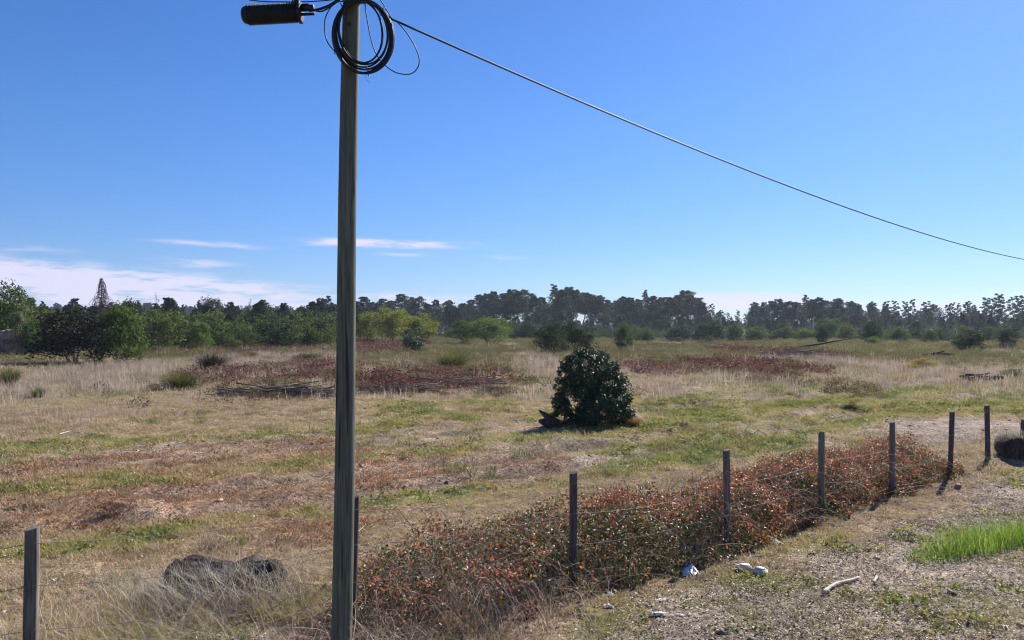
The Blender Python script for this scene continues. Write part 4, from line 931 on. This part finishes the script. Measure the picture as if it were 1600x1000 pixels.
a = Acc(); a.tube([(-60/F*d, 0, 0.1), (0, 0, 0.9), (62/F*d, 0, 1.9)], [0.16, 0.13, 0.05], 6, jit=0.1); e.children[0].data = a.mesh('fallen_trunk'); e.children[0].data.materials.append(M['stump']); e.children[0].name = 'trunk'
e['category'] = 'tree trunk'
# uprooted root plates at the left edge
for (px, base, w, h, lb) in ((8, 556, 40, 46, 'earth-covered root plate at the very left edge'), (42, 556, 44, 42, 'brown uprooted root plate below the rounded green bush')):
    p = at(px, base); d = p.y; e = empty('root_plate', p, lb, 'tree roots'); link_mesh('soil', rock_mesh(w/F*d, 1.6, h/F*d*0.8, px, 0.6, 8, 16), M['rootsoil'] if 'rootsoil' in M else M.setdefault('rootsoil', simplemat('root_soil', (0.24, 0.15, 0.11), (0.45, 0.30, 0.22), 3, 0.95, 0.05, bs=1.0, bd=0.15)), e)
    a = Acc()
    for k in range(26):
        th = rng.random()*3.14; L = w/F*d*0.5; t = np.linspace(0, 1, 5); c = np.array([(rng.random()-.5)*L*1.5, -0.5-rng.random()*0.5, L*(0.3+rng.random())])
        P = c+np.stack([np.cos(th)*L*t*0.6, -0.3*t, (0.1+np.sin(th))*L*0.4*t-0.3*t*t], 1)+rng.normal(size=(5, 3))*0.05; a.tube(P, 0.07*(1-0.8*t), 5)
    link_mesh('roots', a.mesh('roots'), M['bark'], e)
# little earth mound at left

p = at(490, 921); e = empty('plank', p+Vector((0, 0, 0.05)), 'short orange-brown board lying in the grass left of the pole base', 'board'); a = Acc(); a.box((0, 0, 0), (0.40, 0.10, 0.025), (0.05, 0.04, 0.1), jit=0.01); link_mesh('board', a.mesh('board'), M['plank'], e)

# ------------------------------------------------------------------ brambles along the fence
def bram_h(x, y):
    s = side(x, y)
    env = ss(x, -2.0, -1.0)*(1-ss(x, 7.3, 8.6))
    wid_f = np.interp(x, [-1.5, 0, 2, 4, 6, 9], [0.8, 1.15, 1.15, 1.1, 0.85, 0.5]); wid_b = np.interp(x, [-1.5, 0, 2, 4, 6, 9], [1.3, 1.6, 1.3, 1.5, 1.6, 0.9])
    w_ = s-np.interp(x, [-2, 0.2, 1.0, 9], [0.15, 0.22, 0.0, 0.0])+(fbm(x*1.1, y*1.1, 3, 66)-.5)*0.55
    prof = np.interp(w_, [-2.1, -1.8, -1.4, -0.8, -0.25, -0.05, 0.1, 0.2, 0.36], [0, 0.45, 0.85, 1.0, 0.95, 0.75, 0.35, 0.16, 0])
    return env*prof*(0.34+0.50*fbm(x*0.8+3, y*0.8, 3, 67)+0.75*(fbm(x*2.2, y*2.2, 3, 65)-.5))*np.interp(x, [-1.8, 0, 3, 6, 8.5], [0.8, 1.05, 1.0, 0.95, 0.8])
M['bramble'] = leafmat('bramble_leaves', [(0, (0.045, 0.03, 0.022)), (0.14, (0.055, 0.08, 0.03)), (0.34, (0.11, 0.14, 0.055)), (0.46, (0.24, 0.15, 0.10)), (0.60, (0.22, 0.085, 0.07)), (0.74, (0.36, 0.12, 0.08)), (0.88, (0.48, 0.17, 0.09)), (0.95, (0.50, 0.28, 0.09)), (1.0, (0.42, 0.38, 0.30))], 0.5, 0.36, 0.42, tcol=(1.25, 1.1, 0.8))
M['cane'] = simplemat('bramble_cane', (0.19, 0.12, 0.10), (0.34, 0.25, 0.20), 12, 0.7, 0.25)
def brambles():
    p0 = onz(3.5, 10.6); e = empty('bramble_thicket', p0, 'long low bramble thicket with red and green leaves grown through the fence', 'brambles')
    o3 = np.array(p0)
    n = 215000; x = rng.uniform(-1.7, 9.7, n); y = fy(x)+rng.uniform(-1.7, 2.4, n)
    H = bram_h(x, y); k = H > 0.06; x, y, H = x[k], y[k], H[k]
    # leafiness: fewer leaves at the left end
    lf = np.clip(0.5+0.5*ss(x, -0.8, 0.8), 0, 1)*(0.30+0.85*ss(fbm(x*2.1, y*2.1, 3, 68), 0.36, 0.6)); k = rng.random(len(x)) < lf*0.98; x, y, H = x[k], y[k], H[k]
    n = len(x); f = rng.random(n)**0.55; z = height(x, y)+H*f+rng.normal(size=n)*0.025
    red = fbm(x*0.9+2, y*0.9, 3, 69); s = side(x, y)
    top = ss(f, 0.45, 0.95)
    pr = np.clip(0.05+0.62*ss(red, 0.43, 0.62)*top+0.20*top, 0, 0.68)
    r = rng.random(n); v = np.where(r < pr, 0.55+0.38*rng.random(n)**1.1, 0.08+0.34*rng.random(n))
    v = np.where(rng.random(n) < 0.06, 0.99, v)
    a = Acc(); leaves(a, np.stack([x, y, z], 1)-o3, 0.020+0.034*rng.random(n)**1.2, 0.015+0.020*rng.random(n)**1.2, v, up=0.8, fold=0.3)
    lo = link_mesh('leaves', a.mesh('bramble_leaves'), M['bramble'], e); lo['kind'] = 'stuff'
    a = Acc()
    for _ in range(1000):
        x0 = rng.uniform(-1.9, 9.6); y0 = float(fy(x0))+rng.uniform(-1.0, 1.9); h0 = float(bram_h(x0, y0))
        if h0 < 0.08: continue
        az_ = rng.random()*6.283; L = 0.4+0.9*rng.random(); t = np.linspace(0, 1, 8); pk = h0*(0.8+0.5*rng.random())+0.06
        P = np.stack([x0+math.cos(az_)*L*t, y0+math.sin(az_)*L*t+0.05*np.sin(t*5), 0*t], 1); P[:, 2] = height(P[:, 0], P[:, 1])+pk*np.sin(np.clip(t*2.4, 0, 2.6))
        a.tube(P-o3, 0.0032*(1.2-0.8*t), 3, cap=False)
    for _ in range(420):   # leafless tangle at the left end
        x0 = rng.uniform(-2.3, 0.3); y0 = float(fy(x0))+rng.uniform(-1.0, 1.4); az_ = rng.random()*6.283; L = 0.2+0.5*rng.random(); t = np.linspace(0, 1, 6); pk = 0.1+0.40*rng.random()*float(ss(x0, -2.4, -0.8))
        P = np.stack([x0+math.cos(az_)*L*t, y0+math.sin(az_)*L*t, 0*t], 1); P[:, 2] = height(P[:, 0], P[:, 1])+pk*np.sin(t*2.9)
        a.tube(P-o3, 0.0024, 3, cap=False)
    co = link_mesh('canes', a.mesh('bramble_canes'), M['cane'], e); co['kind'] = 'stuff'
brambles()
# bright grass clump on the verge at right
def clump():
    a = Acc(); p0 = at(1540, 862)
    n = 3400; t = rng.random(n)**0.85; PX = []
    A_ = at(1425, 882); B_ = at(1600, 858); B_ = B_+(B_-A_)*0.9
    Q = np.zeros((n, 3)); Q[:, 0] = A_.x+(B_.x-A_.x)*t+rng.normal(size=n)*0.09; Q[:, 1] = A_.y+(B_.y-A_.y)*t+0.1+rng.normal(size=n)*0.10+rng.random(n)**1.2*0.7*ss(t, 0, 0.45)
    Q[:, 2] = height(Q[:, 0], Q[:, 1])
    H = (0.06+0.27*ss(t, 0.0, 0.5))*(0.35+0.9*rng.random(n)**1.3)*(0.6+0.8*vn(Q[:, 0]*4, Q[:, 1]*4, 2))
    blades(a, Q-np.array(p0), H, 0.007, 0.15+0.9*rng.random(n)**1.5, rng.random(n), 4)
    m = leafmat('fresh_grass', [(0, (0.07, 0.13, 0.025)), (0.5, (0.15, 0.26, 0.045)), (0.85, (0.27, 0.36, 0.08)), (1, (0.42, 0.40, 0.20))], 0.5, 0.4, 0.3, tcol=(1.2, 1.3, 0.5))
    o = link_mesh('fresh_grass', a.mesh('fresh_grass'), m); o.location = p0; tag(o, 'lush bright green grass clump on the verge at the right edge', kind='stuff')
clump()

# ------------------------------------------------------------------ fence
fence = empty('wire_fence', onz(0.61, 8.07), 'old wire fence on weathered wooden posts running through the brambles', 'fence'); fo = np.array(fence.location)
def post(px_t, top, px_b, x, y, r, mat, label=None, style='cut'):
    base = onz(x, y, -0.25); tp = pt(px_t, top, y); 
    a = Acc(); n = 14; k = 9; V = []; t = np.linspace(0, 1, k)
    ax = rng.random(n)*0.14+0.93
    for i in range(k):
        c = base.lerp(tp, t[i]); rr = r*(1.04-0.08*t[i])
        for j in range(n):
            th = j/n*6.283; q = rr*ax[j]*(1+0.03*math.sin(t[i]*9+j)); zz = c.z
            if i == k-1: zz += (math.cos(th-0.6)*0.012 if style == 'cut' else -0.0)
            if style == 'round' and i == k-1: q *= 0.55
            if style == 'round' and i == k-2: zz = tp.z-0.04
            V.append((c.x+math.cos(th)*q, c.y+math.sin(th)*q, zz))
    V = np.array(V)-fo; Fc = [(i*n+j, i*n+(j+1) % n, (i+1)*n+(j+1) % n, (i+1)*n+j) for i in range(k-1) for j in range(n)]
    a.add(V, Fc); c = V[(k-1)*n:].mean(0)+[0, 0, 0.004]; a.add(np.vstack([V[(k-1)*n:], c]), [(j, (j+1) % n, n) for j in range(n)])
    o = link_mesh('fence_post', a.mesh('fence_post'), M[mat], fence)
    if label: o['label'] = label
    return base, tp
POSTS = [(-5.75, None, 0, 0.046, 'post_wood', None), (50, 825, 51, 0.050, 'post_wood', 'grey flat-topped post at the lower left corner'), (555, 776, 549, 0.036, 'post_dark', 'thin dark post half hidden by the utility pole'),
         (896, 738, 895, 0.041, 'post_dark', 'dark post in the middle of the brambles'), (1135, 703, 1136, 0.040, 'post_wood', None), (1284, 674, 1282, 0.043, 'post_green', 'greenish round-topped post'),
         (1394, 659, 1392, 0.043, 'post_wood', None), (1488, 643, 1482, 0.043, 'post_dark', 'post leaning slightly to the right'), (1542, 633, 1542, 0.046, 'post_dark', None), (1599, 655, 1594, 0.045, 'post_dark', 'last short leaning post at the right edge')]
tops = []
for (px, top, pb, r, mt, lb) in POSTS:
    if top is None:
        x, y = -5.6, 4.6; bs = onz(x, y); a = Acc(); a.tube([np.array(bs)-fo-[0, 0, .25], np.array(bs)-fo+[0, 0, 1.2]], r, 12); link_mesh('fence_post', a.mesh('fence_post'), M[mt], fence); tops.append((Vector(bs), Vector(bs)+Vector((0, 0, 1.2)))); continue
    # where the pixel column of the foot meets the fence line
    best = min(np.linspace(0, 25, 5000), key=lambda yy: abs(float(np.interp((pb-800)/F*yy, FP[:, 0], FP[:, 1]))-yy))
    y = float(best); x = (pb-800)/F*y
    tops.append(post(px, top, pb, x, y, r, mt, lb, 'round' if 'round-topped' in (lb or '') else 'cut'))
for k, f in enumerate((0.93, 0.72, 0.50, 0.30)):
    a = Acc()
    for (b0, t0), (b1, t1) in zip(tops[:-1], tops[1:]):
        A_ = b0.lerp(t0, f); B_ = b1.lerp(t1, f); off = Vector((0.61, -0.79, 0))*0.045; t = np.linspace(0, 1, 9)
        P = np.array([A_.lerp(B_, q)+off for q in t]); P[:, 2] -= (0.03+0.05*rng.random())*4*t*(1-t); a.tube(P-fo, 0.0024, 4, cap=False)
        if k in (1, 2):
            for q in np.arange(0.04, 1, 0.06):   # barbs
                c = np.array(A_.lerp(B_, q)+off); c[2] -= 0.05*4*q*(1-q)
                a.tube(np.array([c-[0.012, 0, 0.012], c+[0.012, 0, 0.012]])-fo, 0.0012, 3, cap=False)
    link_mesh('fence_wire', a.mesh('fence_wire'), M['wire'], fence)

# ------------------------------------------------------------------ utility pole and cables
PD = 6.2
pb_ = pt(532.5, 1000, PD); ptop = pt(550, 0, PD)
dirp = (ptop-pb_).normalized(); base = pb_-dirp*((pb_.z+0.3)/dirp.z); topP = ptop+dirp*0.9
pole = empty('utility_pole', (base.x, base.y, 0), 'tall weathered grey-green timber utility pole left of centre', 'utility pole'); po = np.array(pole.location)
a = Acc(); n = 28; k = 40; V = []
for i in range(k):
    t = i/(k-1); c = base.lerp(topP, t); r = 0.0805-0.0175*t
    for j in range(n):
        th = j/n*6.283; q = r*(1+0.025*float(fbm(math.cos(th)*1.5+9, math.sin(th)*1.5+t*6, 3, 4)-.5)*2); V.append((c.x+math.cos(th)*q+0.009*math.sin(t*7), c.y+math.sin(th)*q, c.z))
a.add(np.array(V)-po, [(i*n+j, i*n+(j+1) % n, (i+1)*n+(j+1) % n, (i+1)*n+j) for i in range(k-1) for j in range(n)])
a.add(np.vstack([np.array(V[-n:]), np.array(topP)])-po, [(j, (j+1) % n, n) for j in range(n)])
link_mesh('shaft', a.mesh('pole_shaft', True), M['pole'], pole)
def on_pole(z): t = (z-base.z)/(topP.z-base.z); return base.lerp(topP, t)
for z in (5.16, 5.45):
    c = on_pole(z); a = Acc(); th = np.linspace(0, 6.283, 25); a.tube(np.stack([c.x+np.cos(th)*0.071, c.y+np.sin(th)*0.071, 0*th+c.z], 1)-po, 0.006, 6, cap=False); link_mesh('band', a.mesh('band'), M['steel'], pole)
c = on_pole(5.16); a = Acc(); a.box((c.x+0.085-po[0], c.y-po[1]-0.01, 5.16), (0.05, 0.03, 0.05)); a.tube(np.array([(c.x+0.07, c.y-0.02, 5.16), (c.x+0.14, c.y-0.02, 5.16), (c.x+0.17, c.y-0.02, 5.13)])-po, 0.006, 6); link_mesh('hook', a.mesh('hook'), M['steel'], pole)

def curve3(pts, n=60):
    """Catmull-Rom through points"""
    P = [np.array(p_, float) for p_ in pts]; P = [2*P[0]-P[1]]+P+[2*P[-1]-P[-2]]; out = []
    m = len(P)-3
    for i in range(m):
        for t in np.linspace(0, 1, max(2, n//m), endpoint=(i == m-1)):
            p0, p1, p2, p3 = P[i:i+4]; out.append(0.5*((2*p1)+(-p0+p2)*t+(2*p0-5*p1+4*p2-p3)*t*t+(-p0+3*p1-3*p2+p3)*t**3))
    return np.array(out)
def wire(name, pts, r, label, cat='cable', mat='cable', n=60, sides=8):
    o0 = Vector(pts[0]); a = Acc(); a.tube(curve3(pts, n)-np.array(o0), r, sides); o = link_mesh(name, a.mesh(name, True), M[mat]); o.location = o0; return tag(o, label, cat)
# long span to the next pole, off to the right
S0 = Vector((-0.94, 6.2)); dv = Vector((0.725, 0.69)); pts = []
for s_ in np.linspace(0, 32, 33):
    q = S0+dv*float(s_); pts.append((q.x, q.y, 5.02-0.1013*s_+0.00314*s_*s_))
wire('overhead_cable', pts, 0.0085, 'long black overhead cable sagging from the pole towards the right edge', n=130)
st = pts[0]
wire('lashing_wire', [pt(612, 28, 6.2), pt(602, 12, 6.2), pt(592, -6, 6.2), pt(580, -40, 6.2)], 0.004, 'short black wire from the cable end up past the coil', 'cable')
# cable coil hung on the camera side of the pole
CD = PD-0.11
def ring(px, py, rx, ry, r, dd, ph=0, tw=0.0, rot=0.0):
    P = []
    for th in np.linspace(0, 2*math.pi, 49):
        u = math.cos(th)*rx; v_ = math.sin(th)*ry; uu = u*math.cos(rot)-v_*math.sin(rot); vv = u*math.sin(rot)+v_*math.cos(rot)
        P.append(np.array(pt(px+uu, py+vv, dd+0.02*math.sin(th+ph)+tw*math.cos(th))))
    return np.array(P)
coil = empty('cable_coil', pt(567, 57, CD), 'coil of black cable looped many times round the pole top', 'cable coil'); cc_ = np.array(coil.location)
spec = [(566, 58, 46, 57, .0085), (568, 57, 47, 58, .0085), (567, 56, 45, 58, .0085), (569, 58, 45, 56, .008), (565, 57, 44, 57, .008), (566, 54, 43, 55, .008), (567, 51, 38, 50, .0065), (564, 50, 34, 49, .0065), (566, 53, 40, 52, .007), (568, 59, 46, 56, .0085), (563, 46, 33, 52, .005)]
for q, (px, py, rx, ry, r) in enumerate(spec):
    a = Acc(); a.tube(ring(px, py, rx, ry, r, CD-0.012*(q % 4)+0.01*(q//4), q, 0.01*(q % 3-1), 0.03*(q % 5-2)-0.12)-cc_, r, 8, cap=False); link_mesh('loop', a.mesh('loop', True), M['cable'], coil)
a = Acc()
for (px, py) in ((536, 12), (598, 18), (575, 112), (528, 80)):
    c = np.array(pt(px, py, CD))-cc_; th = np.linspace(0, 6.283, 13); ang = math.atan2(-(py-57), px-567)
    a.tube(np.stack([c[0]+np.cos(th)*0.034*math.cos(ang), c[1]+np.sin(th)*0.04, c[2]+np.cos(th)*0.034*math.sin(ang)], 1), 0.003, 5, cap=False)
link_mesh('tie', a.mesh('ties'), M['black'], coil)
wire('loose_cable', [pt(540, 2, CD), pt(522, 6, CD), pt(508, 30, CD), pt(510, 62, CD), pt(527, 84, CD), pt(545, 96, CD+.02)], 0.0042, 'thin cable bowing out on the left of the coil')
wire('loose_cable', [pt(606, 24, CD), pt(628, 42, CD), pt(648, 72, CD), pt(655, 98, CD-.02), pt(643, 115, CD), pt(618, 113, CD), pt(596, 96, CD), pt(582, 70, CD), pt(572, 20, CD), pt(568, -20, CD)], 0.0042, 'thin cable loop hanging out on the right of the coil', n=90)
wire('wire_tail', [pt(568, 116, CD+.01), pt(573, 124, CD), pt(578, 129, CD-.01)], 0.0012, 'tiny wire end sticking out under the coil', 'wire')
# strand and closure
wire('support_strand', [pt(200, -60, 6.6), pt(300, -26, 6.35), pt(385, -1, 6.2), pt(450, 3, 6.15), pt(500, 1.5, 6.12), pt(540, -3, 6.12)], 0.0045, 'black strand sagging at the top edge left of the pole')
wire('feeder_cable', [pt(483, 17, 6.14), pt(500, 14, 6.14), pt(517, 7, 6.13), pt(536, -6, 6.12)], 0.0105, 'thick cable from the splice enclosure up to the pole')
wire('feeder_cable', [pt(480, 10, 6.16), pt(500, 18, 6.10), pt(520, 8, 6.08), pt(540, -8, 6.10)], 0.006, 'thinner cable beside the thick one at the splice enclosure')
clo = empty('splice_closure', pt(430, 21, 6.16), 'black ribbed cable splice enclosure hanging horizontally left of the pole', 'splice enclosure')
A_ = np.array(pt(379, 24, 6.16)); B_ = np.array(pt(467, 19.5, 6.16)); co_ = np.array(clo.location)
def along(t): return A_+(B_-A_)*t-co_
a = Acc(); tt = [0, 0.02, 0.06, 0.12, 0.5, 1.0]; a.tube([along(t) for t in tt], [0.045, 0.058, 0.066, 0.068, 0.068, 0.069], 24); link_mesh('housing', a.mesh('housing', False), M['black'], clo)
a = Acc()
for t in np.arange(0.1, 0.97, 0.044): a.tube([along(t), along(t+0.006), along(t+0.014), along(t+0.02)], [0.066, 0.078, 0.078, 0.066], 24, cap=False)
link_mesh('ribs', a.mesh('ribs'), M['black'], clo)
a = Acc(); a.tube([along(0.99), along(1.0), along(1.045), along(1.05)], [0.070, 0.084, 0.084, 0.070], 24); link_mesh('collar', a.mesh('collar'), M['black'], clo)
for (dz, r, l) in ((0.028, 0.026, 0.16), (-0.02, 0.011, 0.17), (0.05, 0.012, 0.10)):
    a = Acc(); p1 = along(1.05)+[0, -0.01, dz]; a.tube([p1, p1+[l*0.6, 0, 0.004]], r, 12); link_mesh('port', a.mesh('port'), M['black'], clo)
a = Acc(); c = along(0.96); a.box(c+[0, 0, 0.10], (0.035, 0.03, 0.09)); a.tube([c+[-0.03, 0, 0.07], c+[-0.03, 0, 0.13]], 0.006, 6); link_mesh('hanger', a.mesh('hanger'), M['black'], clo)
a = Acc(); c = along(0.3); a.tube([c+[0, 0, 0.065], c+[-0.012, 0, 0.085], c+[0, 0, 0.105]], 0.002, 5); link_mesh('tie', a.mesh('tie'), M['black'], clo)

# ------------------------------------------------------------------ rubbish on the verge
def rubbish(name, px, py, mat, label, cat, build, rz=0.0, dz=0.0):
    p = at(px, py); o = link_mesh(name, build(), M[mat]); o.location = p+Vector((0, 0, dz)); o.rotation_euler = (0, 0, rz); o.scale = (0.8, 0.8, 0.7) if name != 'foam_block' else (1, 1, 1); return tag(o, label, cat)
def foam(w, d, h):
    a = Acc(); a.box((0, 0, h/2), (w, d, h), (0.06, 0.05, 0), jit=0.012); a.box((w*.1, 0, h+0.004), (w*0.7, d*0.7, 0.012), (0.06, 0.05, 0)); return a.mesh('foam')
def crumple(w, d, h, seed, sharp=1.0):
    n = 9; xs = np.linspace(-1, 1, n); V = []; r_ = np.random.default_rng(seed)
    J = r_.normal(size=(n, n, 3))
    for i in range(n):
        for j in range(n):
            u, v_ = xs[i], xs[j]; e_ = max(0, 1-(abs(u)**3+abs(v_)**3)/1.4)
            V.append((u*w/2+J[i, j, 0]*w*0.04, v_*d/2+J[i, j, 1]*d*0.05, h*e_*(0.55+0.35*J[i, j, 2]*sharp)+0.01))
    a = Acc(); Fc = [(i*n+j, (i+1)*n+j, (i+1)*n+j+1, i*n+j+1) for i in range(n-1) for j in range(n-1)]
    V = np.array(V); a.add(V, Fc); B = V.copy(); B[:, 2] -= 0.012; a.add(B, [f[::-1] for f in Fc]); return a.mesh('crumple')
def bottle(L, r):
    a = Acc(); t = np.array([0, .03, .1, .3, .34, .38, .72, .8, .9, .92, 1.0]); rr = np.array([.6, .95, 1, 1, .9, 1, 1, .75, .35, .38, .36])*r
    a.tube(np.stack([(t-.5)*L, 0*t, 0*t+r], 1), rr, 14); return a.mesh('bottle')
rubbish('foam_block', 1162, 891, 'white', 'white foam block, the flatter left one of two on the verge', 'litter', lambda: foam(0.15, 0.09, 0.045), 0.15)
rubbish('foam_block', 1187, 899, 'white', 'white foam block, the brighter right one of two on the verge', 'litter', lambda: foam(0.12, 0.12, 0.06), 0.6)
rubbish('plastic_bag', 1076, 896, 'bag', 'crumpled white and bluish plastic bag at the foot of the brambles', 'litter', lambda: crumple(0.24, 0.2, 0.13, 4), 0.4)
rubbish('plastic_bottle', 1028, 963, 'bag', 'flattened clear bottle lying on the dirt track', 'litter', lambda: bottle(0.20, 0.027), 0.15)
rubbish('paper_scrap', 950, 950, 'paper', 'crumpled whitish paper scrap below the dark middle post', 'litter', lambda: crumple(0.12, 0.08, 0.04, 9), 0.2)
rubbish('paper_scrap', 953, 931, 'paper', 'small folded paper scrap in the bramble shade', 'litter', lambda: crumple(0.10, 0.08, 0.05, 10), 0.9)
rubbish('paper_scrap', 909, 946, 'paper', 'tiny pale scrap under the dark middle post', 'litter', lambda: crumple(0.06, 0.05, 0.03, 12), 0.9)
rubbish('plastic_bag', 1212, 851, 'paper', 'greyish white lump of plastic behind the foam blocks', 'litter', lambda: crumple(0.20, 0.14, 0.07, 13), 0.3)
rubbish('torn_cardboard', 1035, 939, 'paper', 'tan torn card by the left end of the dirt track', 'litter', lambda: crumple(0.18, 0.08, 0.02, 14), 0.2)
rubbish('plastic_wrapper', 1461, 745, 'bag', 'pale blue wrapper at the foot of the leaning post', 'litter', lambda: crumple(0.22, 0.16, 0.09, 15), 0.3)
rubbish('plastic_tub', 1497, 761, 'pink', 'faded red plastic tub on the verge near the end of the fence', 'litter', lambda: rock_mesh(0.15, 0.13, 0.07, 33, 0.12), 0.0)
rubbish('paper_scrap', 1571, 982, 'white', 'small white scrap at the lower right corner', 'litter', lambda: crumple(0.05, 0.05, 0.03, 16), 0.0)
rubbish('paper_scrap', 405, 998, 'white', 'white scrap at the bottom edge left of the pole', 'litter', lambda: crumple(0.07, 0.05, 0.03, 18), 0.0)
rubbish('paper_scrap', 1459, 861, 'white', 'tiny white scrap at the left tip of the lush grass', 'litter', lambda: crumple(0.05, 0.04, 0.03, 17), 0.0)
def stick(pxs, r, label, mat='palewood', name='dry_stick', up=0.0):
    P = np.array([at(a_, b_)+Vector((0, 0, r+up)) for a_, b_ in pxs]); o0 = P[0].copy(); a = Acc(); a.tube(curve3(P, 18)-o0, r*(1-0.3*np.linspace(0, 1, len(curve3(P, 18)))), 7, jit=0.18); o = link_mesh(name, a.mesh(name), M[mat]); o.location = o0; return tag(o, label, 'stick')
stick([(1286, 930), (1305, 918), (1325, 912), (1342, 907)], 0.022, 'thick bleached white branch along the edge of the dirt track', name='bleached_branch')
stick([(1408, 841), (1425, 847), (1440, 853)], 0.008, 'thin dark stick on the verge left of the lush grass', 'stump')
stick([(1366, 915), (1370, 905)], 0.02, 'stubby pale stick end right of the bleached branch')
stick([(356, 976), (376, 972), (402, 967)], 0.005, 'straight straw-coloured stalk lying across the grass near the bottom', up=0.06)
stick([(92, 682), (110, 678), (128, 680)], 0.015, 'pale curved stick in the field at left', up=0.04)
stick([(1002, 955), (1010, 950), (1022, 948)], 0.006, 'thin twig beside the flattened clear bottle')
stick([(556, 855), (562, 849), (571, 840)], 0.005, 'pale straight twig right of the hidden post', up=0.15)

# ------------------------------------------------------------------ air
def haze():
    a = Acc(); a.box((0, 550, 21), (2700, 1600, 50)); me = a.mesh('haze')
    m = bpy.data.materials.new('haze_air'); m.use_nodes = True; m.node_tree.nodes.clear(); b_ = NB(m.node_tree)
    o_ = b_.n('ShaderNodeOutputMaterial'); v = b_.n('ShaderNodeVolumePrincipled'); v.inputs['Color'].default_value = (0.72, 0.82, 1.0, 1); v.inputs['Density'].default_value = HAZE
    v.inputs['Anisotropy'].default_value = 0.3; b_.nt.links.new(v.outputs[0], o_.inputs['Volume'])
    o = link_mesh('haze', me, m); tag(o, 'thin blue daytime haze over the whole field', kind='stuff')
HAZE = 0.00015
haze()
